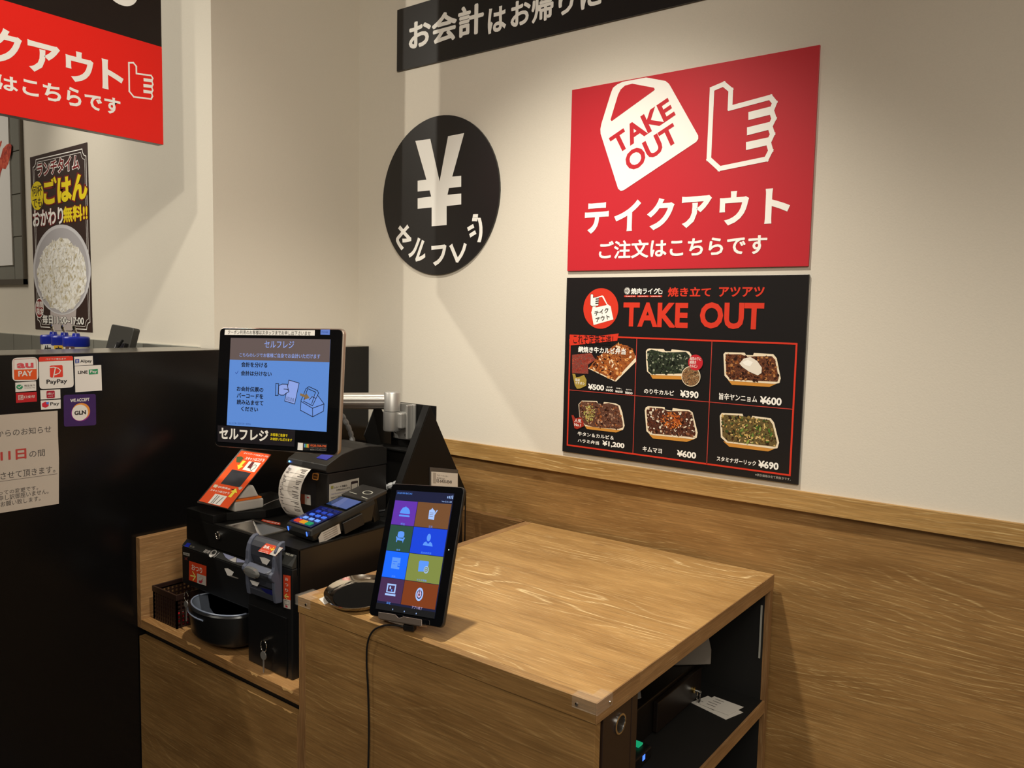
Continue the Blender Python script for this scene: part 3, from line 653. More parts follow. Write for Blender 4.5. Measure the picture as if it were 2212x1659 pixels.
food(a2((260, 1100), (275, 1078), (430, 1085), (437, 1108), (495, 1115), (503, 1100), (640, 1118), (665, 1150), (703, 1300), (690, 1342), (650, 1345), (310, 1300), (268, 1260)),
     a2((275, 1100), (300, 1090), (420, 1100), (520, 1118), (630, 1130), (655, 1165), (688, 1300), (675, 1330), (320, 1290), (280, 1250)), a2((285, 1290), (680, 1342), (620, 1366), (330, 1330)),
     ['2a1c10', '5a4420', '74663a', '3a2414'], ['4a3018', '6a6a38', '3a4a24', '8a7440', '2a180e', 'c8a868'], 200, 17, .0042, 'food_garlic')
blob(a2((300, 1100), (600, 1110), (620, 1310), (320, 1290)), ['e0c48a', 'd8b878', 'c8a058'], .004, 42, 6)
blob(a2((360, 1150), (650, 1150), (650, 1310), (400, 1300)), ['6a8a3a', '48702c', '8ca04a'], .0062, 15, 9)
text(PM, 'スタミナガーリック', a2((237, 1400), (530, 1440), (530, 1475), (237, 1432)), WHITE, mn, 3, .025)
text(PM, '¥690', a2((547, 1440), (698, 1450), (697, 1507), (547, 1480)), WHITE, mn, 3, .035)
text(PM, '※表示価格は全て税抜きです。', a2((525, 1535), (790, 1565), (788, 1585), (525, 1548)), M('pale_grey_print', 'b8b2aa', .5), mn, 3, .0)

# ---- rice poster on kitchen wall
PP = Plane((0, 1.4093, 0), (1, 0, 0), (0, 0, 1))
zp = zf(0, 300, 3.606)
def pz(*p): return [zp(*q) for q in p]
ps = thing('rice_poster', 'brown poster of a white rice bowl with yellow lettering', 'poster', (-3.25, 1.409, -.095))
BRN = M('poster_brown', '33201c', .4)
q = [PP.at(*zp(*p)) for p in ((235, 145), (680, 27), (722, 1508), (278, 1482))]
slab(PP, q, .001, 'sheet', BRN, ps)
B = 3.2
for off, wd in ((0, .0035), (.011, .0018)):
    a, b_, c_, d_ = [Vector(v) for v in (PP.at(*zp(258, 168)), PP.at(*zp(670, 62)), PP.at(*zp(708, 1470)), PP.at(*zp(285, 1462)))]
    uL, uR, vT, vB = a.x+off, b_.x-off, a.y-off, d_.y+off; k = .028
    TLc = [(uL+k*math.cos(rad(t)), vT+k*math.sin(rad(t))) for t in (-90, -60, -30, 0)]
    TRc = [(uR+k*math.cos(rad(t)), vT+k*math.sin(rad(t))) for t in (180, 210, 240, 270)]
    BRc = [(uR+k*math.cos(rad(t)), vB+k*math.sin(rad(t))) for t in (90, 120, 150, 180)]
    BLc = [(uL+k*math.cos(rad(t)), vB+k*math.sin(rad(t))) for t in (0, 30, 60, 90)]
    stroke(PP, TLc+TRc+BRc+BLc, wd, WHITE, ps, B, True, 'border_line', uv=True)
RO = M('poster_outline_red', '7a1418', .4); YE = M('poster_yellow', 'f0d818', .4)
def ptext(s, p, col, rim, b=.03, rb=.1):
    # outlined lettering: the same characters twice, the wider one in the rim colour behind
    q = [Vector(PP.at(*zp(*v))) for v in p]; a0, a1_ = min(v.x for v in q), max(v.x for v in q); c0, c1 = min(v.y for v in q), max(v.y for v in q); g = (c1-c0)*.055
    text(PP, s, [(a0-g, c0-g), (a1_+g, c1+g)], rim, ps, 5, rb, uv=True); text(PP, s, [(a0, c0), (a1_, c1)], col, ps, 6, b, uv=True)
ptext('ランチタイム', ((292, 190), (620, 120), (300, 290), (620, 235)), RO, WHITE, .02, .08)
flat(PP, ell(zp(293, 443), 14, 31, 30), YE, ps, 4, 'yellow_disc')
text(PP, '何杯\nでも!', pz((252, 375), (338, 352), (336, 530), (262, 530)), BRN, ps, 5, .01)
ptext('ごはん', ((345, 310), (683, 262), (345, 505), (683, 470)), YE, RO, .05, .11)
ptext('おかわり', ((262, 560), (495, 545), (262, 690), (495, 660)), WHITE, RO, .03, .1)
ptext('無料!!', ((498, 530), (685, 512), (498, 655), (685, 628)), YE, RO, .04, .1)
bc = PP.at(*zp(490, 1010)); bx = .152; by = .235
bw = M('poster_bowl', 'd4d2d6', .35)
flat(PP, [PP.at(*zp(*p)) for p in ((395, 1300), (600, 1300), (585, 1470), (560, 1494), (410, 1494), (395, 1470))], M('poster_bowl_base', 'bdb2b0', .4), ps, 3.4, 'bowl_foot', uv=True)
bl0 = PP.at(*zp(262, 1020)); br0 = PP.at(*zp(710, 1020)); bt = PP.at(*zp(490, 665)); bb = PP.at(*zp(490, 1370))
cx, cy = (bl0[0]+br0[0])/2, (bt[1]+bb[1])/2; ex, ey = (br0[0]-bl0[0])/2, (bt[1]-bb[1])/2
flat(PP, ell((cx, cy), ex, ey, 48), bw, ps, 3.8, 'bowl', uv=True)
flat(PP, ell((cx, cy-.004), ex*.93, ey*.95, 48), M('poster_bowl_inner', 'b4b0b4', .4), ps, 4.2, 'bowl', uv=True)
RICE = food_mat('rice', ['b8ac94', 'e2dccd', 'f2efe8', 'f8f6f2'], 40)
rp = []; rnd = random.Random(5)
for k in range(40):
    t = 2*math.pi*k/40; r = 1+rnd.uniform(-.05, .05); rp.append((cx+ex*.84*r*math.cos(t), cy-.02+ey*.80*r*math.sin(t)))
flat(PP, rp, RICE, ps, 4.6, 'rice', uv=True)
pl = []
for k in range(420):
    t = rnd.uniform(0, 6.28); r = math.sqrt(rnd.random())*.98; x = cx+ex*.84*r*math.cos(t); y = cy-.02+ey*.80*r*math.sin(t); a0 = rnd.uniform(0, 6.28); s = rnd.uniform(.006, .013)
    pl.append(([(x+s*math.cos(v)*math.cos(a0)-.45*s*math.sin(v)*math.sin(a0), y+s*math.cos(v)*math.sin(a0)+.45*s*math.sin(v)*math.cos(a0)) for v in (0, 1, 2, 3, 4, 5)], rnd.choice((0, 0, 0, 1, 1, 2))))
multi(PP, pl, [M('grain_a', 'f4f2ee', .5), M('grain_b', 'e2dccf', .5), M('grain_c', 'c9bd9e', .5)], ps, 4.8, 'rice_grains', step=2e-6, kind='stuff')
cq = zp(312, 1318)
flat(PP, ell(cq, 9.3, 21.5, 26), WHITE, ps, 6.5, 'seal'); flat(PP, ell(cq, 8.2, 19.5, 26), M('seal_red', '8a1c24', .4), ps, 6.9, 'seal')
text(PP, '期間\n限定', pz((288, 1265), (340, 1275), (338, 1370), (290, 1360)), WHITE, ps, 7.3, .02)
text(PP, '毎日11:00~17:00', pz((333, 1380), (660, 1378), (335, 1440), (660, 1440)), INK, ps, 6, .09)
text(PP, '毎日11:00~17:00', pz((335, 1383), (658, 1380), (337, 1438), (658, 1438)), WHITE, ps, 7, .03)

wp = thing('food_poster', 'white poster with a red crayfish claw beside the grey tiles', 'poster', (-3.9, 1.40, .15))
box('sheet', M('poster_white', 'e9e6e2', .12), wp, -4.6, -3.6640, 1.398, 1.4045, .166, 1.12, bevel=.0005)
PW = Plane((0, 1.3979, 0), (1, 0, 0), (0, 0, 1)); zw = zf(0, 240, 4.15)
flat(PW, [PW.at(*zw(*p)) for p in ((-30, 380), (5, 420), (25, 340), (60, 300), (90, 288), (104, 310), (100, 370), (75, 470), (50, 520), (20, 515), (5, 560), (0, 600), (-40, 620))], food_mat('claw_red', ['8a2414', 'c2402a', 'd86a4a'], 40), wp, 1, 'claw_picture', uv=True)
flat(PW, [PW.at(*zw(*p)) for p in ((-20, 330), (0, 280), (12, 262), (17, 275), (8, 310), (-10, 350))], MATS['claw_red'], wp, 1, 'claw_picture', uv=True)

# ================================================================ TABLE COUNTER
TZ = -.645
tb = thing('counter_table', 'large oak laminate counter with open black shelves at its right end', 'counter', (-1.04, 1.55, -EYE))
F0 = -EYE+.002
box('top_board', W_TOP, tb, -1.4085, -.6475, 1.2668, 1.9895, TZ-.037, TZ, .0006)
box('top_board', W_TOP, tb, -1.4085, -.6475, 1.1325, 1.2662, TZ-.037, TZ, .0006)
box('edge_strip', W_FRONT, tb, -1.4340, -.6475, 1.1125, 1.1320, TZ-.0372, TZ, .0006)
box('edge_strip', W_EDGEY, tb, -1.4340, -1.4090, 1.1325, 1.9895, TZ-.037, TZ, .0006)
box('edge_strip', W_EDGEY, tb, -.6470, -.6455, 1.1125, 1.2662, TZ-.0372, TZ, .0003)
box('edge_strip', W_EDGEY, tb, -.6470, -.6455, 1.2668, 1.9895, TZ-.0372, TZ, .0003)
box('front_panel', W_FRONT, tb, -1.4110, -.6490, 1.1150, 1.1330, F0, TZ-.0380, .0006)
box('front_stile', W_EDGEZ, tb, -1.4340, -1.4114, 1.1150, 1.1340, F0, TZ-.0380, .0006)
BRD = M('dark_brown_panel', '2a1c14', .45)
box('side_panel', BLKM, tb, -1.4335, -1.4150, 1.1345, 1.9890, F0, TZ-.0380, .0005)
dr_ = box('cupboard_door', BRD, tb, -.668, -.6485, 1.1420, 1.2420, F0+.02, TZ-.0385, .001)
box('door_frame', BRD, tb, -.668, -.6475, 1.2425, 1.2640, F0, TZ-.0380, .0008)
rg = MB().lathe([(.0185, 0), (.0185, .003), (.0150, .0035), (.0145, .001)], (-.6485, 1.199, -.716), 32, ax='X').build('finger_pull', CHROME, dr_, smooth=True)
MB().lathe([(.0145, 0), (.0145, .0012)], (-.6484, 1.199, -.716), 28, ax='X').build('pull_recess', DARK, dr_)
box('partition', DARK, tb, -1.414, -.668, 1.2430, 1.2620, F0, TZ-.0385, .0005)
box('rear_panel', DARK, tb, -1.414, -.6600, 1.9700, 1.9880, F0, TZ-.0380, .0005)
box('rear_panel_edge', W_EDGEZ, tb, -.6598, -.6465, 1.9700, 1.9885, F0, TZ-.0380, .0005)
box('shelf', DARK, tb, -1.414, -.6530, 1.2650, 1.9695, -1.006, -.9745, .0005)
box('shelf_edge', W_EDGEY, tb, -.6528, -.6470, 1.2650, 1.9695, -1.0065, -.9740, .0005)
box('back_board', DARK, tb, -1.414, -1.400, 1.2640, 1.9690, F0, TZ-.0385, .0005)
box('bottom_shelf', DARK, tb, -1.414, -.6530, 1.2650, 1.9695, -1.42, -1.40, .0005)
# clear corner guards with screws
CLR = M('clear_plastic', 'f4ece0', .08, alpha=.05, coat=.2)
def guard(cx, cy, sx, lab):
    g = thing('corner_guard', lab, 'corner guard', (cx, cy, TZ-.03))
    a, b = cx, cx-sx*.047
    x0, x1 = min(a, b), max(a, b)
    m_ = MB()
    m_.box(x0, x1, cy, cy+.020, TZ+.0006, TZ+.0040)                       # along the front
    m_.box(min(cx, cx-sx*.020), max(cx, cx-sx*.020), cy+.0205, cy+.047, TZ+.0006, TZ+.0040)
    m_.box(x0, x1, cy-.0045, cy-.0008, TZ-.019, TZ+.0040)
    ex = cx+sx*.0008; ey = cx+sx*.0045
    m_.box(min(ex, ey), max(ex, ey), cy-.0045, cy+.047, TZ-.019, TZ+.0040)
    m_.build('clear_shell', CLR, g, .0012)
    MB().lathe([(.0032, 0), (.0030, -.002), (.001, -.0026)], (cx-sx*.036, cy-.0046, TZ-.010), 12, ax='Y').build('screw', CHROME, g, smooth=True)
    MB().lathe([(.0032, 0), (.0030, .002*sx), (.001, .0026*sx)], (cx+sx*.0046, cy+.036, TZ-.010), 12, ax='X').build('screw', CHROME, g, smooth=True)
guard(-.6455, 1.1122, 1, 'clear plastic corner guard on the right front corner of the oak counter')
guard(-1.4342, 1.1122, -1, 'clear plastic corner guard on the left front corner beside the cash tray')

# --- things on the shelf
cdw = thing('cash_box', 'black metal cash box with a brass lock on the counter shelf', 'cash box', (-.99, 1.75, -.9745))
box('body', M('black_drawer', '0c0a09', .4), cdw, -1.22, -.800, 1.56, 1.895, -.9742, -.885, .003)
box('drawer_front', M('dark_brown_drawer', '160e0a', .4), cdw, -.7995, -.787, 1.64, 1.888, -.970, -.896, .002)
MB().lathe([(.008, 0), (.008, .005), (.006, .006)], (-.787, 1.838, -.938), 20, ax='X').build('lock', M('brass', 'c9b070', .25, 1), cdw, smooth=True)
def keys(name, lab, top, L, s=1, seed=1):
    k = thing(name, lab, 'keys', (top[0], top[1], top[2]-L)); x, y, z = top
    MB().tube([(x, y, z), (x, y-.012, z)], .0035*s, 8).build('key', CHROME, k, smooth=True)
    ring = [(x+.009*s*math.cos(t), y-.011, z-.011*s+.012*s*math.sin(t)) for t in [2*math.pi*i/20 for i in range(21)]]
    MB().tube(ring, .0011, 6, cap=False).build('key_ring', CHROME, k, smooth=True)
    MB().lathe([(.0085*s, -.0012), (.0085*s, .0012)], (x+.002, y-.013, z-.030*s), 18, ax='Y').build('key_bow', SILV, k)
    MB().box(x+.0005, x+.0045, y-.0140, y-.0122, z-L, z-.036*s).build('key_blade', SILV, k)
    return k
kk = thing('key_bunch', 'small keys hanging from the brass lock of the cash box', 'keys', (-.775, 1.838, -.973))
MB().tube([(-.7805, 1.838, -.938), (-.768, 1.838, -.938)], .0032, 8).build('key', CHROME, kk, smooth=True)
MB().tube([(-.772+.001*math.sin(3*t), 1.840+.012*math.cos(t), -.948+.011*math.sin(t)) for t in [2*math.pi*i/18 for i in range(19)]], .001, 6, cap=False).build('key_ring', CHROME, kk, smooth=True)
MB().box(-.775, -.773, 1.846, 1.856, -.972, -.950).build('key_blade', BLKP, kk, .001)
wd_ = thing('card_reader_box', 'off white device with an orange framed window on top of the cash box', 'device', (-.88, 1.85, -.885))
fp = [(-.764, 1.892), (-.887, 1.778), (-.955, 1.850), (-.832, 1.962)]
fc = Vector((sum(p[0] for p in fp)/4, sum(p[1] for p in fp)/4))
def fk(k, z): return [(fc.x+(x-fc.x)*k, fc.y+(y-fc.y)*k, z) for x, y in fp]
MB().loft([fk(1, -.8845), fk(1.0, -.846), fk(.92, -.815)]).build('casing', M('device_offwhite', '7d7770', .5), wd_, .003)
MB().loft([fk(.62, -.8145), fk(.62, -.8118)]).build('orange_frame', M('orange_frame', 'b0583a', .4), wd_, .002)
MB().loft([fk(.48, -.8117), fk(.48, -.8110)]).build('window', INK, wd_)
PAP = M('paper', 'c9c4bc', .7)
def paper(name, lab, pts, z, mat=PAP, cat='paper', curl=0, lines=4, t=.0006):
    cx = sum(p[0] for p in pts)/4; cy = sum(p[1] for p in pts)/4
    th = thing(name, lab, cat, (cx, cy, z))
    n = 6; vs = []
    for i in range(n+1):
        for j in (0, 1):
            a = Vector(pts[0]).lerp(Vector(pts[1]), i/n) if j == 0 else Vector(pts[3]).lerp(Vector(pts[2]), i/n)
            vs.append((a.x, a.y, z+.0006+curl*(i/n-.5)**2))
    fs = [(2*i, 2*i+1, 2*i+3, 2*i+2) for i in range(n)]
    N0 = len(vs); vs2 = vs+[(a, b, c+t) for a, b, c in vs]
    fs2 = fs+[tuple(k+N0 for k in f) for f in fs]+[(0, 1, 1+N0, N0), (2*n, 2*n+1, 2*n+1+N0, 2*n+N0)]+[(2*i, 2*i+2, 2*i+2+N0, 2*i+N0) for i in range(n)]+[(2*i+1, 2*i+3, 2*i+3+N0, 2*i+1+N0) for i in range(n)]
    MB().add(vs2, fs2).build('sheet', mat, th)
    rnd = random.Random(int(abs(cx)*1e4)); b = MB(); O = Vector(pts[0]); U = (Vector(pts[1])-O); V = (Vector(pts[3])-O)
    for i in range(lines):
        v = .2+.6*i/max(1, lines-1); u = rnd.uniform(.08, .2); ue = u+rnd.uniform(.25, .6)
        c_ = [O+U*u+V*v, O+U*ue+V*v, O+U*ue+V*(v+.035), O+U*u+V*(v+.035)]
        b.add([(p.x, p.y, z+.0016+curl*.1) for p in c_], [(0, 1, 2, 3)])
    if lines: b.build('printed_line', M('faint_ink', '5f5a58', .7), th, fixn=False)
    return th
paper('paper_slip', 'white paper slip on the shelf, lowest of the fanned pair', [(-.792, 1.838), (-.688, 1.812), (-.668, 1.874), (-.772, 1.900)], -.9745)
paper('paper_slip', 'white paper slip on the shelf, lying over the lower one', [(-.770, 1.842), (-.690, 1.834), (-.676, 1.898), (-.757, 1.905)], -.9728)
paper('paper_slip', 'curled paper slip on top of the cash box beside the off white device', [(-.870, 1.570), (-.812, 1.602), (-.850, 1.665), (-.908, 1.634)], -.885, curl=.03)
gt = thing('card_terminal', 'dark card terminal with glowing blue and green keys on the counter shelf', 'terminal', (-.80, 1.50, -.9745))
box('body', BLKP, gt, -.93, -.752, 1.44, 1.545, -.9742, -.945, .004)
EMB = M('blue_glow', '2038d0', emit=.9); EMW = M('key_glow', '4a7cf8', emit=1.6); EMG = M('green_key', '12a870', emit=.8)
MB().box(-.925, -.775, 1.452, 1.535, -.945, -.9442).build('keypad_glow', M('blue_dim_glow', '0a1458', emit=.5), gt)
for i in range(4):
    for j in range(3): MB().box(-.90+i*.027, -.882+i*.027, 1.458+j*.026, 1.476+j*.026, -.944, -.9405).build('key', EMB, gt, .001)
MB().box(-.790, -.768, 1.512, 1.534, -.944, -.939).build('green_key', EMG, gt, .003)
MB().box(-.7545, -.7515, 1.500, 1.512, -.962, -.950).build('light_strip', EMW, gt, .0005)
pc = thing('plastic_sleeve', 'thin clear plastic sleeve hanging inside the counter by its rear panel', 'sleeve', (-.665, 1.965, -.86))
box('sheet', M('sleeve_plastic', '9a9890', .3), pc, -.6685, -.6640, 1.9655, 1.9690, -.865, -.725, .0005)
lp = thing('hanging_pouch', 'dark pouch with a white edge standing on the lower shelf', 'pouch', (-.72, 1.58, -1.40))
box('pouch', M('dark_cloth', '2b2420', .8), lp, -.80, -.675, 1.56, 1.60, -1.3995, -1.10, .003)
box('white_edge', PAP, lp, -.6748, -.672, 1.57, 1.573, -1.3995, -1.10, .0003)

# ================================================================ REGISTER CABINET
rc = thing('register_cabinet', 'oak laminate cabinet with a recessed tray holding the self checkout', 'cabinet', (-1.79, 1.55, -EYE))
SZ = -.8795
box('side_panel', W_EDGEY, rc, -2.1590, -2.1380, 1.1160, 1.9890, -.9055, TZ, .0008)
box('tray_shelf', wood('oak_shelf', 'a67c4c', '866036', 'cca878', 'X', .6, 3.3), rc, -2.1378, -1.4350, 1.1160, 1.9890, -.9055, SZ, .0008)
box('back_board', wood('oak_back', '7e5a34', '644526', 'b8945f', 'X', 1.2, 6.1), rc, -2.1378, -1.4350, 1.9640, 1.9890, SZ+.0002, -.6420, .0008)
box('carcass', DARK, rc, -2.1560, -1.4350, 1.1400, 1.9890, F0, -.9060, .0005)
box('drawer_front', W_FRONT, rc, -2.1560, -1.4470, 1.1190, 1.1380, F0, -.9325, .0009)
box('cover_strip', W_EDGEZ, rc, -1.4465, -1.4350, 1.1190, 1.1380, F0, -.9325, .0006)
CHIP = M('bare_chipboard', 'd0a468', .7)
for x0, x1 in ((-1.905, -1.835), (-1.622, -1.590), (-1.500, -1.455)):
    MB().prism([(x0, SZ+.0004), (x1, SZ+.0004), (x1-.006, SZ-.006), ((x0+x1)/2, SZ-.0035), (x0+.008, SZ-.007)], 'Y', 1.1154, 1.1158).build('chipped_edge', CHIP, rc)
for x0, x1, d in ((-1.94, -1.86, .0022), (-1.64, -1.52, .0035), (-1.50, -1.46, .005)):
    MB().prism([(x0, -.9322), (x1, -.9322), (x1-.01, -.9322-d), ((x0*2+x1)/3, -.9322-d*.6), (x0+.01, -.9322-d)], 'Y', 1.1184, 1.1188).build('chipped_edge', CHIP, rc)

# basket
BSK = M('basket_brown_plastic', '26150f', .45)
bk = thing('basket', 'small dark brown plastic lattice basket beside the coin machine', 'basket', (-2.06, 1.22, SZ))
bx0, bx1, by0, by1, bz0, bz1 = -2.118, -1.998, 1.143, 1.305, SZ+.0006, -.783
bb_ = MB()
bb_.box(bx0+.006, bx1-.006, by0+.006, by1-.006, bz0, bz0+.002)
bb_.build('bottom', BSK, bk)
rim = MB()
for (x0, x1, y0, y1) in ((bx0-.003, bx1+.003, by0-.003, by0+.002), (bx0-.003, bx1+.003, by1-.002, by1+.003), (bx0-.003, bx0+.002, by0+.002, by1-.002), (bx1-.002, bx1+.003, by0+.002, by1-.002)):
    rim.box(x0, x1, y0, y1, bz1-.016, bz1)
rim.build('rim', BSK, bk, .0008)
def lattice(a, b, horiz):      # pierced wall made of crossing bars
    m_ = MB(); n = 10 if horiz else 13; rows = 7
    for i in range(n+1):
        t = i/n; p = (a[0]+(b[0]-a[0])*t, a[1]+(b[1]-a[1])*t)
        m_.box(p[0]-.0022, p[0]+.0022, p[1]-.0022, p[1]+.0022, bz0, bz1-.015)
    for j in range(rows+1):
        z = bz0+(bz1-.016-bz0)*j/rows
        x0, x1 = sorted((a[0], b[0])); y0, y1 = sorted((a[1], b[1])); m_.box(x0-.001, x1+.001, y0-.001, y1+.001, z, z+.0045)
    return m_
lattice((bx0+.001, by0+.001), (bx1-.001, by0+.001), True).build('front_wall', BSK, bk)
lattice((bx0+.001, by1-.001), (bx1-.001, by1-.001), True).build('rear_wall', BSK, bk)
lattice((bx0+.001, by0+.001), (bx0+.001, by1-.001), False).build('side_wall', BSK, bk)
lattice((bx1-.001, by0+.001), (bx1-.001, by1-.001), False).build('side_wall', BSK, bk)
rt = thing('red_token', 'red shiny item lying in the brown basket', 'token', (-2.03, 1.2, bz0))
MB().lathe([(.018, 0), (.020, .006), (.014, .028), (.004, .032)], (-2.024, 1.178, bz0+.0025), 18).build('token', M('token_red', 'd02030', .25), rt, smooth=True)
MB().lathe([(.006, 0), (.006, .004)], (-2.024, 1.178, bz0+.034), 10).build('token_tip', WHITE, rt)

# ================================================================ MONEY MACHINES + HOUSING
GB = M('blue_grey_plastic', '4a4e5c', .35); GB2 = M('blue_grey_dark', '2e3038', .4); ARW = M('arrow_white', 'c4c0bc', .5)
LBL = M('label_orange_red', 'c43c18', .5); LBY = M('label_arrow_yellow', 'd8cf6a', .5)
hb = thing('machine_housing', 'black steel housing deck over the coin and note machines', 'housing', (-1.74, 1.45, SZ))
MB().box(-1.980, -1.8021, 1.1650, 1.7600, -.5655, -.5620).box(-1.6559, -1.4985, 1.1650, 1.7600, -.5655, -.5620).box(-1.8021, -1.6559, 1.1650, 1.1759, -.5655, -.5620).box(-1.8021, -1.6559, 1.2501, 1.7600, -.5655, -.5620).build('deck', BLKM, hb)
box('side_plate', M('housing_side', '1f1813', .33), hb, -1.5010, -1.4985, 1.1700, 1.7600, SZ+.0005, -.5657, .0005)
box('side_plate', BLKM, hb, -1.980, -1.9775, 1.2100, 1.7600, SZ+.0005, -.5657, .0005)
box('fascia', BLKM, hb, -1.980, -1.500, 1.1650, 1.1680, -.6260, -.5657, .0006)
MB().prism([(-1.980, 1.1650), (-1.852, 1.1650), (-1.852, 1.2050), (-1.800, 1.2900), (-1.800, 1.4400), (-1.980, 1.4400)], 'Z', -.5618, -.5405).build('raised_step', BLKM, hb, .0010)
MB().lathe([(.0115, 0), (.0115, -.004), (.0085, -.006), (.0080, -.004), (.003, -.0045)], (-1.826, 1.1650, -.5880), 24, ax='Y').build('lock', CHROME, hb, smooth=True)
# mirror-lined scanner well in the deck
fr_ = MB()
for a_ in ((-1.8070, -1.6510, 1.1715, 1.1765), (-1.8070, -1.6510, 1.2495, 1.2545), (-1.8070, -1.8010, 1.1766, 1.2494), (-1.6570, -1.6510, 1.1766, 1.2494)): fr_.box(*a_, -.5618, -.5590)
fr_.build('scanner_frame', M('scanner_frame', '77726a', .3, .8), hb)
x0, x1, y0, y1, zt_ = -1.8020, -1.6560, 1.1760, 1.2500, -.5612
wa = [(x0, y0, zt_), (x1, y0, zt_), (x1, y1, zt_), (x0, y1, zt_), (-1.752, 1.232, zt_-.030), (-1.712, 1.232, zt_-.030), (-1.712, 1.214, zt_-.030), (-1.752, 1.214, zt_-.030)]
MB().add(wa, [(0, 1, 6, 7), (1, 2, 5, 6), (2, 3, 4, 5), (3, 0, 7, 4)]).build('mirror_facets', M('mirror_well', 'cfcfd2', .12, 1), hb, fixn=False)
MB().add(wa, [(4, 5, 6, 7)]).build('scan_lens', INK, hb, fixn=False)
PDK = Plane((0, 0, -.5618), (1, 0, 0), (0, 1, 0))
zd = zf(380, 940, 4.366)
def dzq(*p): return [zd(*q) for q in p]
flat(PDK, dzq((818, 793), (985, 827), (985, 850), (900, 838), (803, 808)), LBL, hb, 1, 'orange_label')
text(PDK, 'ココにかざす', dzq((830, 800), (980, 832), (975, 845), (820, 808)), WHITE, hb, 2, .03, quad=True)

cc = thing('coin_machine', 'black coin change machine with orange おつり sticker and scoop bowl', 'coin machine', (-1.83, 1.3, SZ))
box('body', BLKP, cc, -1.9760, -1.6810, 1.1950, 1.6000, SZ+.0005, -.640, .002)
box('front_cover', BLKP, cc, -2.0060, -1.6800, 1.1650, 1.1948, -.7560, -.6520, .003)
MB().prism([(1.1650, -.6515), (1.1650, -.6500), (1.1880, -.6270), (1.1948, -.6270), (1.1948, -.6515)], 'X', -2.0055, -1.6800).build('label_strip', M('strip_grey_black', '2a2a28', .35), cc, .001)
PS = Plane((0, 1.1650, -.6500), (1, 0, 0), (0, .0230, .0230))
zc = zf(380, 1160, 12.76)
def cz_(*p): return [zc(*q) for q in p]
flat(PS, cz_((320, 155), (415, 180), (345, 285), (230, 250)), M('mark_blue', '1c2fb8', .4), cc, 1, 'blue_mark')
text(PS, 'RT-300', cz_((400, 235), (525, 262), (500, 305), (380, 270)), M('strip_text', 'a09c90', .5), cc, 1, .01, quad=True)
text(PS, '硬貨', cz_((820, 335), (975, 380), (890, 470), (735, 415)), ARW, cc, 1, .04, quad=True)
flat(PS, ell(PS.at(*zc(1020, 455)), .0125, .0115, 24), ARW, cc, 1, 'coin_mark', uv=True)
flat(PS, ell(PS.at(*zc(1050, 430)), .0075, .0052, 20), MATS['strip_grey_black'], cc, 2, 'coin_mark', uv=True)
stroke(PS, cz_((1050, 565), (1200, 435)), .0016, ARW, cc, 1)
flat(PS, cz_((1300, 440), (1620, 555), (1460, 625), (1370, 560)), M('slot_lilac', '8f93b4', .4), cc, 1, 'slot_guide')
flat(PS, cz_((1680, 580), (1960, 680), (1950, 708), (1670, 700)), MATS['slot_lilac'], cc, 1, 'slot_guide')
flat(PS, cz_((1465, 632), (1640, 558), (1672, 572), (1655, 700), (1610, 698)), ARW, cc, 1.5, 'white_arrow')
PC = Plane((0, 1.1649, 0), (1, 0, 0), (0, 0, 1))
flat(PC, cz_((200, 410), (383, 455), (378, 535), (205, 485)), M('mini_label', '8e8a84', .5), cc, 1, 'small_label')
text(PC, '立入禁', cz_((245, 440), (345, 480), (345, 505), (248, 470)), INK, cc, 2, .01)
st = [PC.at(*zc(280+dx, 590+dy)) for dx, dy in ((0, -30), (15, -25), (60, -55), (30, 5), (55, 70), (5, 30), (-50, 40), (-20, 0), (-60, -50), (-15, -20))]
flat(PC, st, M('mini_red', '5e2a24', .5), cc, 1, 'small_mark', uv=True)
def label_square(P, TL, TR, BR, BL, split, s, parent, arrow, nm='orange_label'):
    pass
flat(PC, cz_((368, 652), (843, 800), (843, 1350), (362, 1182)), LBL, cc, 1, 'orange_label')
text(PC, 'おつり', cz_((438, 745), (728, 850), (728, 980), (440, 900)), M('label_text', 'd8d0c4', .5), cc, 2, .02)
stroke(PC, cz_((410, 1060), (540, 1090)), .0035, LBY, cc, 2); stroke(PC, cz_((468, 955), (545, 1092), (478, 1190)), .0035, LBY, cc, 2)
flat(PC, cz_((590, 1000), (838, 1085), (838, 1345), (590, 1265)), M('label_white', 'b4ada4', .5), cc, 2, 'picture_panel')
flat(PC, cz_((640, 1190), (700, 1200), (735, 1150), (745, 1230), (700, 1280), (645, 1250)), M('hand_red', 'a83040', .5), cc, 3, 'hand_picture')
stroke(PC, cz_((660, 1120), (700, 1090), (760, 1130), (740, 1180)), .0012, M('hand_pink', 'b07a78', .5), cc, 3)
flat(PC, cz_((1340, 865), (1440, 862), (1600, 965), (1550, 1060), (1470, 1070), (1420, 1050)), ARW, cc, 1.5, 'white_arrow')
flat(PC, cz_((1420, 1055), (1550, 1062), (1735, 1135), (1700, 1148), (1540, 1105)), M('slot_grey', '6a6460', .5), cc, 1.2, 'slot_edge')
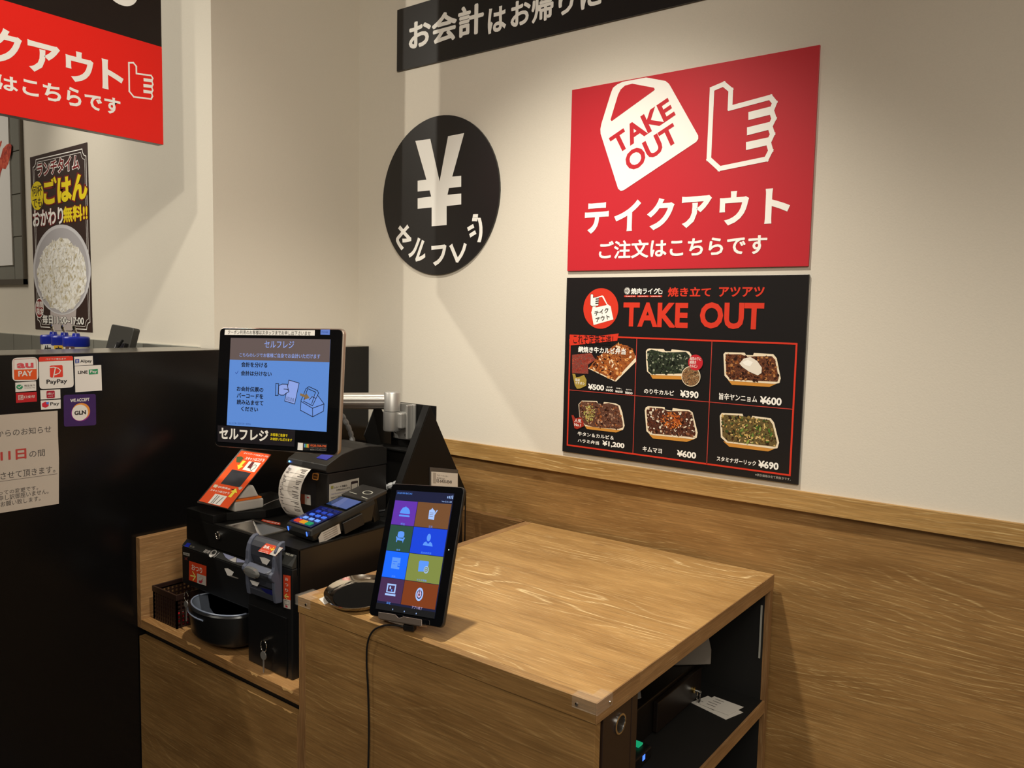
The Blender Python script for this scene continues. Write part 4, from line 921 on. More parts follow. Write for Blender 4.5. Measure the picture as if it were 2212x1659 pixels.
# coin scoop bowl
BC = (-1.822, 1.170); bw_ = MB(); loops = []
def dloop(rx, ry, z, yb=.0): return [(BC[0]+rx*math.cos(rad(180+t)), BC[1]+ry*math.sin(rad(180+t)), z) for t in range(0, 181, 10)]+[(BC[0]+rx, BC[1]+.022+yb, z), (BC[0]-rx, BC[1]+.022+yb, z)]
bw_.loft([dloop(.100, .052, -.860), dloop(.108, .062, -.848), dloop(.113, .068, -.800), dloop(.115, .070, -.779), dloop(.111, .067, -.775), dloop(.106, .062, -.7752)], cap=False)
bw_.build('coin_bowl', BLKP, cc, smooth=True)
bi = MB(); bi.loft([dloop(.1035, .0595, -.7750), dloop(.094, .050, -.812), dloop(.075, .034, -.824)], cap='end')
bi.build('bowl_inner', M('bowl_blue_grey', '5a606b', .3), cc, smooth=True)
MB().tube([(BC[0]+.1150*math.cos(rad(t)), BC[1]+.0700*math.sin(rad(t)), -.793) for t in range(180, 281, 10)], .0022, 6).build('bowl_trim', M('trim_blue_grey', '6d7688', .3), cc, smooth=True)
MB().tube([(BC[0]+.106*math.cos(rad(t)), BC[1]+.062*math.sin(rad(t)), -.7735) for t in range(180, 361, 10)], .0022, 6).build('bowl_trim', MATS['trim_blue_grey'], cc, smooth=True)
MB().tube([(BC[0]-.106, BC[1]+.001, -.7735), (BC[0]-.092, BC[1]+.020, -.770)], .0022, 6).build('bowl_trim', MATS['trim_blue_grey'], cc, smooth=True)

bm_ = thing('note_machine', 'tall black banknote machine with grey blue mouth and orange お札 label', 'note machine', (-1.59, 1.35, SZ))
box('body', BLKP, bm_, -1.6780, -1.5030, 1.1500, 1.5600, SZ+.0005, -.6080, .003)
MB().prism([(1.1500, -.6075), (1.1500, -.6010), (1.1640, -.5760), (1.1640, -.6075)], 'X', -1.6700, -1.5040).build('top_strip', MATS['strip_grey_black'], bm_, .001)
box('lower_door', M('black_plastic_door', '0f0f10', .28), bm_, -1.6740, -1.5230, 1.1470, 1.1498, SZ+.003, -.730, .001)
# curved mouth: side profile (y, z) swept across x
prof = [(1.1640, -.5480), (1.1480, -.5500), (1.1340, -.5580), (1.1220, -.5720), (1.1150, -.5920), (1.1130, -.6150), (1.1080, -.6280), (1.0980, -.6340), (1.0950, -.6420), (1.1030, -.6520), (1.1120, -.6580), (1.1140, -.6900), (1.1200, -.7180), (1.1495, -.7200), (1.1495, -.5745), (1.1640, -.5745)]
gm = lambda y, z: (1.1495-(1.1495-y)*.62, -.548+(z+.548)*.86)
prof = [gm(*p) for p in prof]
MB().prism(prof, 'X', -1.6560, -1.6430).build('mouth_cheek', GB, bm_, .0018)
MB().prism(prof, 'X', -1.5500, -1.5395).build('mouth_cheek', GB, bm_, .0018)
inner = [(1.1640, -.5520), (1.1500, -.5530), (1.1370, -.5610), (1.1260, -.5740), (1.1240, -.6000), (1.1330, -.6220), (1.1110, -.6280), (1.0990, -.6350), (1.0970, -.6420), (1.1120, -.6560), (1.1170, -.6650), (1.1180, -.6800), (1.1300, -.6820), (1.1300, -.6950), (1.1190, -.6970), (1.1210, -.7150), (1.1495, -.7180), (1.1495, -.5745), (1.1640, -.5745)]
inner = [gm(*p) for p in inner]
MB().prism(inner, 'X', -1.6428, -1.5502).build('mouth', GB2, bm_, .001)
lip = [[(-1.6420, 1.1100, -.6290), (-1.5510, 1.1100, -.6290), (-1.5510, 1.1250, -.6250), (-1.6420, 1.1250, -.6250)], [(-1.6420, 1.0960, -.6350), (-1.5650, 1.0960, -.6350), (-1.5510, 1.1190, -.6230), (-1.6420, 1.1190, -.6230)]]
MB().loft([[(x, *gm(y, z)) for x, y, z in l] for l in lip]).build('mouth_lip', GB, bm_, .001)
MB().lathe([(.030, 0), (.032, -.004), (.026, -.009), (.010, -.011)], (-1.6150, *gm(1.1030, -.6430)), 24, ax='Y', sy=.42).build('coin_tray_button', M('clear_grey', '8a8a88', .15, .6), bm_, smooth=True)
# faces that carry the labels
ga, gb = gm(1.1260, -.5740), gm(1.1370, -.5610); Pm = Plane((0, ga[0]-.0006, ga[1]+.0006), (1, 0, 0), (0, gb[0]-ga[0], gb[1]-ga[1])); zbn = zf(500, 1150, 9.756)
def bq(*p): return [zbn(*q) for q in p]
flat(Pm, bq((740, 228), (1090, 330), (930, 505), (560, 395)), LBL, bm_, 1, 'orange_label')
flat(Pm, bq((970, 300), (1092, 335), (925, 505), (800, 465)), MATS['label_white'], bm_, 2, 'picture_panel')
text(Pm, 'お札', bq((715, 268), (835, 300), (795, 365), (670, 330)), WHITE, bm_, 3, .03, quad=True)
stroke(Pm, bq((900, 320), (850, 375)), .0022, M('arrow_yellow', 'f0c020', .5), bm_, 3); stroke(Pm, bq((832, 330), (848, 378), (905, 362)), .0022, MATS['arrow_yellow'], bm_, 3)
text(Pm, '一枚ずつ入れてください', bq((625, 362), (800, 408), (780, 428), (605, 382)), WHITE, bm_, 3, 0, quad=True)
text(Pm, '1万円 5千円 千円', bq((600, 395), (780, 440), (770, 458), (575, 405)), WHITE, bm_, 3, 0, quad=True)
Pm2 = Plane((0, gm(1.1236, 0)[0], 0), (1, 0, 0), (0, 0, 1))
flat(Pm2, bq((595, 520), (700, 530), (820, 585), (750, 688), (655, 650)), ARW, bm_, 1, 'white_arrow')
flat(Pm2, bq((470, 600), (865, 735), (865, 835), (480, 740)), INK, bm_, .5, 'note_slot')
Pm3 = Plane((0, gm(1.1165, 0)[0], 0), (1, 0, 0), (0, 0, 1))
flat(Pm3, bq((388, 1000), (595, 1060), (545, 1138), (440, 1100)), ARW, bm_, 1, 'white_arrow')
flat(Plane((0, gm(1.1180, 0)[0], 0), (1, 0, 0), (0, 0, 1)), bq((600, 1165), (860, 1220), (890, 1340), (720, 1275)), M('slot_blue', '14164a', .3), bm_, .5, 'note_slot')
text(Plane((0, 1.1500, -.6010), (1, 0, 0), (0, .0140, .0250)), 'RAD-300', bq((1150, 440), (1310, 475), (1300, 500), (1140, 465)), MATS['strip_text'], bm_, 1, .01)
Pf = Plane((0, 1.1496, 0), (1, 0, 0), (0, 0, 1))
flat(Pf, bq((1093, 890), (1247, 918), (1250, 1622), (1105, 1582)), LBL, bm_, 1, 'orange_label')
for ch, y0, y1 in (('お', 945, 1030), ('つ', 1065, 1145), ('り', 1175, 1260)): text(Pf, ch, bq((1135, y0), (1200, y1)), MATS['label_text'], bm_, 2, .02)
stroke(Pf, bq((1175, 1330), (1172, 1300), (1130, 1345)), .001, LBY, bm_, 2); stroke(Pf, bq((1125, 1340), (1205, 1358)), .0022, LBY, bm_, 2); stroke(Pf, bq((1165, 1298), (1125, 1342), (1168, 1395)), .0022, LBY, bm_, 2)
flat(Pf, bq((1100, 1398), (1248, 1430), (1250, 1620), (1106, 1580)), MATS['label_white'], bm_, 2, 'picture_panel')
stroke(Pf, bq((1120, 1430), (1222, 1450), (1225, 1525), (1125, 1510)), .0006, INK, bm_, 3, True)
flat(Pf, bq((1140, 1530), (1185, 1545), (1190, 1585), (1150, 1575)), MATS['hand_red'], bm_, 3, 'hand_picture')
keys('key_bunch', 'silver keys hanging from the lock of the banknote machine', (-1.596, 1.1468, -.800), .092, 1.25)
keys('key_bunch', 'dull keys hanging in front of the brown basket beside the coin bowl', (-1.966, 1.1640, -.770), .080, 1.1)

# ================================================================ SCANNER, CARD, PRINTER, TERMINAL
sc = thing('code_scanner', 'white desk scanner with orange band and slanting hood', 'scanner', (-1.87, 1.265, -.5405))
SCW = M('scanner_white', 'b8b2aa', .4)
fb = [(-1.925, 1.222), (-1.840, 1.222), (-1.8285, 1.305), (-1.925, 1.305)]
MB().prism(fb, 'Z', -.5402, -.5135).build('base', SCW, sc, .004)
MB().prism([(-1.922, 1.226), (-1.843, 1.226), (-1.832, 1.301), (-1.922, 1.301)], 'Z', -.5133, -.5085).build('orange_band', M('scanner_orange', 'e8701c', .35), sc, .001)
MB().loft([[(-1.918, 1.234, -.5084), (-1.848, 1.234, -.5084), (-1.838, 1.297, -.5084), (-1.918, 1.297, -.5084)],
           [(-1.910, 1.254, -.4800), (-1.860, 1.254, -.4800), (-1.850, 1.288, -.4780), (-1.910, 1.288, -.4780)]]).build('hood', SCW, sc, .004)
MB().box(-1.890, -1.874, 1.240, 1.2455, -.500, -.4860).build('window', INK, sc)
FC = Frame((-1.907, 1.269, -.463), rad(22), rad(-55.2), rad(6.2))
oc = thing('scan_card', 'tall orange laminated card leaning on the white scanner', 'card', (-1.885, 1.185, -.52))
MB(FC).prism(rrect(-.0535, -.1055, .0535, .1055, .004), 'Y', -.0004, .0004).build('laminate', M('laminate_clear', '3b302a', .15), oc)
PCd = FC.plane(-.0006); PCd = Plane(PCd.O, PCd.U, PCd.V)
zo = zf(420, 960, 11.06)
def oq(*p): return [zo(*q) for q in p]
CO = M('card_orange', 'ee5522', .4)
flat(PCd, oq((1125, 150), (1835, 245), (800, 1535), (110, 1350)), CO, oc, 1, 'orange_face')
text(PCd, 'ダインコートのQRコードの', oq((1200, 190), (1785, 275), (1750, 325), (1165, 230)), WHITE, oc, 2, .02, quad=True)
text(PCd, 'スキャンはコチラ', oq((1240, 300), (1690, 350), (1645, 435), (1195, 365)), WHITE, oc, 2, .03, quad=True)
flat(PCd, oq((1010, 300), (1120, 290), (1180, 330), (1080, 440), (1000, 430)), M('card_green', '4a5a34', .5), oc, 2, 'picture_panel')
flat(PCd, oq((1160, 390), (1235, 405), (1130, 515), (1175, 525), (1045, 605), (1030, 490), (1070, 500)), M('card_yellow', 'f8e84a', .5), oc, 3, 'yellow_arrow')
flat(PCd, oq((1310, 405), (1590, 450), (1430, 670), (1145, 605)), WHITE, oc, 2, 'picture_panel')
flat(PCd, oq((1380, 420), (1440, 432), (1340, 585), (1260, 560)), M('card_maroon', '6a2a30', .5), oc, 3, 'phone_picture')
stroke(PCd, oq((1400, 520), (1450, 490), (1490, 510), (1450, 570), (1400, 600), (1360, 640), (1330, 600), (1360, 560)), .0012, INK, oc, 3, True)
flat(PCd, oq((905, 600), (1355, 690), (1080, 1030), (625, 940)), M('card_window', '3a3a40', .35, noise=.5, nscale=60), oc, 2, 'scan_window')
text(PCd, 'QR決済の', oq((575, 985), (870, 1050), (840, 1100), (540, 1030)), WHITE, oc, 2, .035, quad=True)
flat(PCd, oq((490, 955), (570, 975), (520, 1040), (440, 1020)), M('card_cream', 'e8dcc0', .5), oc, 2, 'picture_panel')
text(PCd, 'スキャンはコチラ', oq((400, 1065), (850, 1150), (820, 1205), (365, 1110)), WHITE, oc, 2, .03, quad=True)
flat(PCd, oq((1000, 1055), (1020, 1170), (975, 1155), (875, 1275), (805, 1255), (915, 1140), (870, 1130)), MATS['card_yellow'], oc, 3, 'yellow_arrow')
flat(PCd, oq((500, 1180), (785, 1245), (610, 1465), (325, 1400)), WHITE, oc, 2, 'picture_panel')
for a_, b_ in (((400, 1400), (560, 1220)), ((440, 1410), (600, 1240)), ((520, 1420), (690, 1270))): stroke(PCd, oq(a_, b_), .0022, M('grey_hatch', '6a6464', .5), oc, 3)

rp_ = thing('receipt_printer', 'black receipt printer with blue indicator light under the checkout screen', 'printer', (-1.63, 1.4, -.562))
MB().prism([(1.3546, -.5618), (1.3546, -.4251), (1.5682, -.4283), (1.5682, -.5618)], 'X', -1.7839, -1.6214).build('body', M('printer_black', '1a1613', .5), rp_, .003)
lidp = [(1.3525, -0.4241), (1.3463, -0.4168), (1.3525, -0.4022), (1.3671, -0.3949), (1.4015, -0.3793), (1.4484, -0.3699), (1.5005, -0.3678), (1.5526, -0.3741), (1.5682, -0.3835), (1.5682, -0.4272)]
lid = MB().prism(lidp, 'X', -1.7849, -1.6203).build('lid', M('printer_lid', '1d1b19', .42), rp_, .002)
box('cover_slot', INK, rp_, -1.7776, -1.6693, 1.3530, 1.3544, -.521, -.4272, .0003)
MB().lathe([(.0024, 0), (.0024, -.0016)], (-1.7714, 1.3478, -.4100), 10, ax='Y').build('indicator_light', M('led_blue', '3a7cff', emit=14), rp_)
PF = Plane((0, 1.3452, 0), (1, 0, 0), (0, 0, 1)); z4 = zf(600, 980, 12.76)
def q4(*p): return [z4(*q) for q in p]
text(PF, 'ERROR', q4((645, 190), (725, 222)), MATS['grey_ink'], rp_, 1, 0); text(PF, 'PAPER', q4((925, 230), (998, 278)), M('pale_print', 'a8a49c', .5), rp_, 1, 0)
PFl = Plane((0, 1.3734, -.3918), (1, 0, 0), (0, .033, .0155))
flat(PFl, [(-.0+PFl.at(*z4(1030, 150))[0], -.004), (PFl.at(*z4(1290, 225))[0], -.004), (PFl.at(*z4(1390, 170))[0], .018), (PFl.at(*z4(1120, 100))[0], .018)], M('blue_sheen_glow', '2a38c8', .3, emit=.55), rp_, 3, 'painted_blue_sheen', uv=True)  # blue sheen on the lid, painted as a faintly glowing patch
PFf = Plane((0, 1.3528, 0), (1, 0, 0), (0, 0, 1))
flat(PFf, q4((985, 530), (1110, 535), (1140, 560), (1120, 715), (1085, 735), (975, 715), (950, 690), (965, 545)), M('badge_orange', 'd89040', .5), rp_, 1, 'badge'); flat(PFf, q4((1000, 560), (1095, 570), (1108, 590), (1095, 690), (1070, 702), (990, 690), (975, 670), (985, 575)), M('badge_brown', '4a2c10', .5), rp_, 2, 'badge')
text(PFf, 'NWO', q4((1000, 605), (1090, 665)), MATS['badge_orange'], rp_, 3, .02)
flat(PFf, q4((640, 1105), (750, 1122), (750, 1392), (640, 1380)), M('dim_orange', '8a3818', .5), rp_, 1, 'orange_label'); flat(PFf, q4((750, 1122), (905, 1145), (915, 1425), (750, 1392)), MATS['label_white'], rp_, 1, 'picture_panel')
flat(PFf, q4((808, 1185), (868, 1195), (868, 1228), (808, 1218)), MATS['hand_red'], rp_, 2)
PSd = Plane((-1.6213, 0, 0), (0, 1, 0), (0, 0, 1)); z7 = zf(700, 1020, 18.43)
def q7(*p): return [z7(*q) for q in p]
SK = M('side_label_paper', 'a49c90', .55)
flat(PSd, q7((203, 485), (1392, 222), (1375, 1230), (190, 1450)), SK, rp_, 1, 'side_label')
text(PSd, 'レシート用紙の', q7((405, 570), (910, 480), (910, 560), (410, 650)), INK, rp_, 2, .025, quad=True)
text(PSd, 'お申込みはコチラ', q7((485, 680), (1015, 575), (1015, 650), (485, 745)), INK, rp_, 2, .02, quad=True)
text(PSd, 'http://p-resea.shop-pro.jp/', q7((285, 845), (1010, 705), (1010, 770), (285, 915)), M('ink_blue', '5a5680', .5), rp_, 2, 0, quad=True)
text(PSd, 'FAXにてご注文', q7((275, 985), (660, 910), (660, 975), (280, 1055)), INK, rp_, 2, .03, quad=True)
text(PSd, '平日  9:00～18:00', q7((440, 1070), (940, 955), (940, 1010), (440, 1110)), INK, rp_, 2, .01, quad=True)
flat(PSd, q7((270, 550), (368, 535), (368, 650), (265, 665)), M('olive_mark', '7e7838', .5), rp_, 2)
flat(PSd, q7((1065, 400), (1095, 370), (1320, 330), (1345, 350), (1330, 985), (1300, 1010), (1060, 1050), (1048, 1030)), M('phone_brown', '281c1c', .5), rp_, 2, 'phone_picture')
flat(PSd, q7((1090, 480), (1325, 425), (1305, 885), (1075, 945)), SK, rp_, 3, 'phone_picture')
flat(PSd, ell(PSd.at(*z7(1187, 965)), .0016, .0022, 14), WHITE, rp_, 3, uv=True)
# receipt: a curling strip of paper
rec = thing('receipt', 'long white printed receipt curling out of the black printer', 'receipt', (-1.655, 1.27, -.53))
Lp = [(1.3483, -0.4189), (1.3379, -0.4272), (1.3254, -0.4418), (1.3160, -0.4585), (1.3119, -0.4762), (1.3108, -0.4950), (1.3140, -0.5137), (1.3213, -0.5325), (1.3327, -0.5491), (1.3463, -0.5627)]
v_ = []
for y, z in Lp: v_ += [(-1.7714, y, z), (-1.6797, y, z)]
r1 = MB().add(v_, [(2*i, 2*i+1, 2*i+3, 2*i+2) for i in range(len(Lp)-1)]).build('paper_strip', M('receipt_paper', 'e6ddd2', .6), rec, smooth=True)
sm = r1.modifiers.new('thick', 'SOLIDIFY'); sm.thickness = .0002
rl = MB(); rnd = random.Random(3)
def on_strip(u, s):            # u across 0..1, s along 0..n-1
    i = min(int(s), len(Lp)-2); t = s-i; y = Lp[i][0]*(1-t)+Lp[i+1][0]*t; z = Lp[i][1]*(1-t)+Lp[i+1][1]*t
    dy, dz_ = Lp[i+1][0]-Lp[i][0], Lp[i+1][1]-Lp[i][1]; l = math.hypot(dy, dz_); return (-1.7714+.0917*u, y+dz_/l*.0006, z-dy/l*.0006)
for s in (1.5, 2.2, 2.7, 3.6, 4.2, 5.3, 6.3): rl.add([on_strip(.04, s), on_strip(.94, s), on_strip(.94, s+.03), on_strip(.04, s+.03)], [(0, 1, 2, 3)])
for s in [.5+.22*k for k in range(34)]:
    for side in (0, 1):
        if rnd.random() < .45: continue
        a = rnd.uniform(.06, .12) if side == 0 else rnd.uniform(.55, .8); b = a+rnd.uniform(.05, .16) if side == 0 else rnd.uniform(.88, .95)
        rl.add([on_strip(a, s), on_strip(b, s), on_strip(b, s+.11), on_strip(a, s+.11)], [(0, 1, 2, 3)])
rl.build('receipt_print', M('receipt_ink', '6a625e', .7), rec, fixn=False)

# payment terminal on the deck
class SFrame(Frame):
    k = 1.10
    def __call__(s, p): return s.c+s.R @ (Vector(p)*s.k)
FT = SFrame((-1.560, 1.322, -.503), rad(-3), rad(12.5), 0)
pt = thing('payment_terminal', 'black card payment terminal with blue lit keypad and small screen', 'terminal', (-1.60, 1.33, -.562))
TB = M('terminal_black', '1b1b1a', .35)
MB(FT).loft([[(-.046, -.098, -.030), (.046, -.098, -.030), (.046, .070, -.052), (-.046, .070, -.052)],
             [(-.049, -.103, -.014), (.049, -.103, -.014), (.049, .086, -.012), (-.049, .086, -.012)],
             [(-.046, -.098, -.001), (.046, -.098, -.001), (.047, .084, .002), (-.047, .084, .002)]]).build('body', TB, pt, .004)
MB(FT).box(-.046, .046, .060, .128, -.004, .006).build('card_slot_head', M('terminal_head', '2a2826', .35), pt, .003)
MB(FT).box(-.030, .030, .086, .106, -.066, -.004).build('rear_leg', TB, pt, .002)
def flatk(P, pts, *a, **k): return flat(P, [(u*FT.k, v*FT.k) for u, v in pts], *a, **k)
def strokek(P, pts, w_, *a, **k): return stroke(P, [(u*FT.k, v*FT.k) for u, v in pts], w_*FT.k, *a, **k)
Pk = Plane(FT((0, 0, .0022)), FT.R @ Vector((1, 0, 0)), FT.R @ Vector((0, 1, 0)))
flatk(Pk, [(-.041, -.094), (.041, -.094), (.041, -.004), (-.041, -.004)], M('keypad_base', '101a5c', emit=.6), pt, 0, 'keypad', uv=True)
for i in range(4):
    for j in range(3):
        x = -.026+j*.022; y = -.070+i*.018
        kc_ = (('6c9cff', 1.2), ('4878f4', .95), ('2c50d4', .7), ('1c3090', .5))[i]
        MB(FT).box(x+.0015, x+.0155, y+.001, y+.0095, .0024, .0042).build('key', M('key_blue_'+kc_[0], kc_[0], emit=kc_[1]), pt, .001)
for x, c, nm in ((-.030, M('key_red', 'e0401c', emit=.8), 'red_key'), (-.009, M('key_amber', 'f0a010', emit=.85), 'yellow_key'), (.012, M('key_green', '10a060', emit=.8), 'green_key')):
    MB(FT).box(x, x+.019, -.090, -.077, .0024, .0050).build(nm, c, pt, .003)
MB(FT).box(-.036, -.034, -.1045, -.1025, -.016, -.006).box(.034, .036, -.1045, -.1025, -.016, -.006).build('light_strip', EMW, pt)
flatk(Pk, [(-.042, .004), (.042, .004), (.042, .058), (-.042, .058)], GLOSS, pt, 1, 'screen_bezel', uv=True)
flatk(Pk, [(-.038, .008), (.038, .008), (.038, .054), (-.038, .054)], M('terminal_screen', '26406e', emit=.75), pt, 3, 'screen', uv=True)
flatk(Pk, [(-.018, .008), (.038, .008), (.038, .054), (-.024, .054)], M('terminal_screen_lit', '5c6ea8', emit=.75), pt, 4, 'screen', uv=True)
Ph = Plane(FT((0, 0, .0062)), FT.R @ Vector((1, 0, 0)), FT.R @ Vector((0, 1, 0)))
flatk(Ph, ell((.014, .094), .016, .010, 22), M('touch_mark', '9a988c', .5), pt, 1, 'touch_mark', uv=True); flatk(Ph, ell((.014, .094), .0125, .0072, 22), MATS['terminal_head'], pt, 2, 'touch_mark', uv=True)
strokek(Ph, [(-.034, .078), (-.006, .076)], .0022, MATS['touch_mark'], pt, 1, uv=True); strokek(Ph, [(.022, .070), (.042, .068)], .003, MATS['touch_mark'], pt, 1, uv=True)
Pq = Plane(FT((.0495, 0, 0)), FT.R @ Vector((0, 1, 0)), FT.R @ Vector((0, 0, 1)))
flatk(Pq, [(-.086, -.040), (-.026, -.040), (-.026, -.016), (-.076, -.016), (-.086, -.024)], MATS['label_white'], pt, 2, 'side_label', uv=True)
for k in range(4): strokek(Pq, [(-.072, -.020-.005*k), (-.034, -.020-.005*k)], .0012, MATS['grey_ink'], pt, 3, uv=True)
MB(FT).box(.049, .0535, -.018, .040, -.046, -.018).build('side_holder', M('terminal_clip', '171412', .5), pt, .0015)

# ================================================================ MONITOR, ARM, STAND
KM = 0.8955
FM = Frame((-1.654, 1.2222, -.1810), rad(16.3), rad(-5.6), rad(-.9))
mo = thing('checkout_monitor', 'self checkout touch screen with blue page and silver rim', 'monitor', (-1.86, 1.38, -.40))
MB(FM).prism(rrect(-.2085*KM, -.188*KM, .2085*KM, .1555*KM, .013), 'Y', .0005, .0125).build('casing', M('rose_silver', 'b7a698', .3, .85), mo, .003)
MB(FM).prism(rrect(-.2055*KM, -.185*KM, .2045*KM, .1525*KM, .012), 'Y', -.0015, .0003).build('front_glass', GLOSS, mo, .0008)
MB(FM).prism(rrect(-.10, -.10, .09, .08, .01), 'Y', .0127, .040).build('rear_cover', BLKP, mo, .004)
_p = FM.plane(-.0016); PMn = Plane(_p.O, _p.U, _p.V)
zm = zf(400, 680, 4.608)
def mq(*p): return [zm(*q) for q in p]
SB = M('screen_blue', '5f8ed8', emit=.92); SBR = M('screen_brown', '71605c', emit=.75); SLB = M('screen_pale_blue', '8fa6e8', emit=.95); SNV = M('screen_navy', '121a34', emit=.35); STAN = M('screen_tan', '94754c', emit=.8)
flat(PMn, mq((455, 230), (1447, 245), (1408, 1165), (415, 1098)), SB, mo, 1, 'screen')
flat(PMn, mq((455, 230), (1447, 245), (1438, 472), (446, 446)), SBR, mo, 2, 'screen_header')
text(PMn, 'セルフレジ', mq((792, 268), (1087, 262), (1085, 328), (795, 328)), SLB, mo, 3, .01)
text(PMn, 'こちらのレジでお客様ご自身でお会計いただけます', mq((543, 380), (1348, 390), (1345, 438), (545, 418)), SLB, mo, 3, .01, quad=True)
text(PMn, '会計を分ける', mq((562, 475), (822, 475), (820, 527), (562, 520)), SNV, mo, 3, .035)
text(PMn, '会計は分けない', mq((558, 560), (865, 565), (862, 612), (560, 605)), SNV, mo, 3, .035)
stroke(PMn, mq((503, 575), (515, 588), (530, 560)), .0012, M('screen_tick', '2040a0', emit=.7), mo, 3)
for k, s in enumerate(('お会計伝票の', 'バーコードを', '読み込ませて', 'ください')):
    y = 718+66*k; x0, x1 = (517, 780) if k < 3 else (560, 728)
    text(PMn, s, mq((x0, y), (x1, y+4), (x1, y+48), (x0, y+42)), SNV, mo, 3, .035)
text(PMn, 'Ver.1.0.5.96  2020/12/01 14:00:46', mq((437, 1070), (655, 1080), (655, 1098), (437, 1085)), M('screen_small', '3a5a9a', emit=.7), mo, 3, 0)
SL = .0017
flat(PMn, mq((1035, 650), (1137, 680), (1092, 888), (993, 858)), SLB, mo, 2.5); stroke(PMn, mq((1035, 650), (1137, 680), (1092, 888), (993, 858)), SL, SNV, mo, 3, True)
hp = mq((935, 705), (970, 690), (1020, 692), (1028, 740), (1036, 765), (1010, 780), (985, 800), (955, 800), (932, 785))
flat(PMn, hp, SLB, mo, 3.2); stroke(PMn, hp, SL, SNV, mo, 3.6, True); stroke(PMn, mq((985, 740), (1020, 742), (1035, 758)), SL, SNV, mo, 3.6)
stroke(PMn, mq((905, 684), (933, 686), (928, 803), (900, 803)), SL, SNV, mo, 3, True)
for k in range(7): stroke(PMn, mq((1017+k*11, 815+k*3), (1010+k*11, 850+k*3)), .0008 if k % 2 else .0012, SNV, mo, 3)
flat(PMn, mq((1155, 862), (1185, 840), (1310, 790), (1385, 890), (1378, 960), (1272, 1015), (1150, 950)), M('screen_mid_blue', '6f98e4', emit=.92), mo, 2.5)
for l in (((1155, 862), (1150, 950), (1272, 1015), (1378, 960), (1385, 888), (1270, 930), (1155, 862)), ((1270, 930), (1272, 1015)), ((1155, 855), (1205, 735), (1235, 715), (1320, 755), (1330, 780), (1270, 905), (1180, 860)), ((1185, 850), (1222, 735), (1300, 770), (1262, 885)), ((1320, 800), (1385, 888)), ((1240, 845), (1265, 815), (1300, 830))):
    stroke(PMn, mq(*l), SL, SNV, mo, 3)
flat(PMn, mq((1150, 780), (1205, 800), (1212, 785), (1243, 828), (1190, 845), (1198, 825), (1145, 802)), STAN, mo, 4, 'arrow')
LPW = M('label_white_bright', 'e4e0da', .5)
flat(PMn, mq((398, 148), (1292, 153), (1290, 207), (393, 200)), LPW, mo, 1.5, 'label_strip')
text(PMn, 'クーポン利用のお客様はスタッフまでお申し出下さいませ', mq((428, 158), (1252, 162), (1250, 198), (428, 192)), INK, mo, 2.5, .0)
flat(PMn, mq((1350, 147), (1442, 147), (1440, 200), (1348, 198)), M('label_periwinkle', '6f8fe0', .5, emit=.75), mo, 1.5, 'blue_label'); text(PMn, 'POSE', mq((1362, 165), (1425, 182)), MATS['screen_small'], mo, 2.5, .01)
flat(PMn, mq((325, 1100), (1098, 1150), (1088, 1312), (325, 1262)), M('banner_dark', '17131a', .4), mo, 1.5, 'banner_label')
text(PMn, 'セルフレジ', mq((342, 1118), (832, 1150), (830, 1262), (342, 1235)), LPW, mo, 2.5, .035, quad=True)
text(PMn, 'お客様ご自身で', mq((853, 1175), (1022, 1188), (1020, 1218), (852, 1207)), YE, mo, 2.5, .02, quad=True)
text(PMn, 'お会計いただけます', mq((851, 1218), (1068, 1232), (1066, 1262), (850, 1248)), YE, mo, 2.5, .02, quad=True)
flat(PMn, mq((1115, 1268), (1415, 1285), (1412, 1358), (1112, 1345)), M('help_label', '1c1a1c', .4), mo, 1.5, 'help_label')
flat(PMn, mq((1125, 1272), (1175, 1276), (1172, 1348), (1120, 1344)), LPW, mo, 2.5, 'white_square')
for k, c in enumerate(('5a8ac8', '4aa86a', 'c8b84a', 'c86a2a')): flat(PMn, mq((1186+k*13, 1284+k), (1197+k*13, 1284+k), (1196+k*13, 1320+k), (1184+k*13, 1320+k)), M('mark_'+c, c, .5), mo, 2.5)
text(PMn, '0120-769-799', mq((1250, 1288), (1408, 1298), (1405, 1322), (1248, 1310)), M('phone_orange', 'd05a30', .5), mo, 2.5, .03, quad=True)
text(PMn, 'サポートセンター24ｈ', mq((1250, 1316), (1405, 1328), (1403, 1338), (1248, 1326)), MATS['mini_label'], mo, 2.5, 0, quad=True)
text(PMn, '㈱日本システムプロジェクト', mq((1248, 1334), (1403, 1344), (1402, 1358), (1247, 1348)), MATS['mini_label'], mo, 2.5, .01, quad=True)

st_ = thing('monitor_stand', 'black steel stand with two pointed side plates and a silver swing arm', 'stand', (-1.60, 1.62, -.562))
def bracket(x):
    MB().prism([(1.604, -.254), (1.764, -.521), (1.764, -.5615), (1.452, -.5615), (1.452, -.540)], 'X', x-.0015, x+.0015).build('side_plate', BLKM, st_, .0006)
    a, b = Vector((1.452, -.540)), Vector((1.602, -.255)); n = Vector((-(b-a).y, (b-a).x)).normalized()*.003
    MB().prism([tuple(a), tuple(b), tuple(b+n), tuple(a+n)], 'X', x-.022, x+.0015).build('folded_flange', BLKM, st_, .0006)
bracket(-1.490)
MB().prism([(1.604, -.254), (1.764, -.521), (1.764, -.5615), (1.584, -.5615), (1.580, -.400), (1.553, -.352)], 'X', -1.7015, -1.6985).build('side_plate', BLKM, st_, .0006)
MB().prism([(-1.766+.004, 0), (-1.766, 0)], 'X', 0, 0) if False else None
box('rear_skirt', BLKM, st_, -1.4915, -1.4885, 1.7605, 1.7640, SZ+.001, -.562)
box('mount_plate', BLKM, st_, -1.683, -1.506, 1.6450, 1.6490, -.5600, -.2590, .001)
box('cross_bar', BLKM, st_, -1.6975, -1.4925, 1.5900, 1.6440, -.392, -.386, .001)
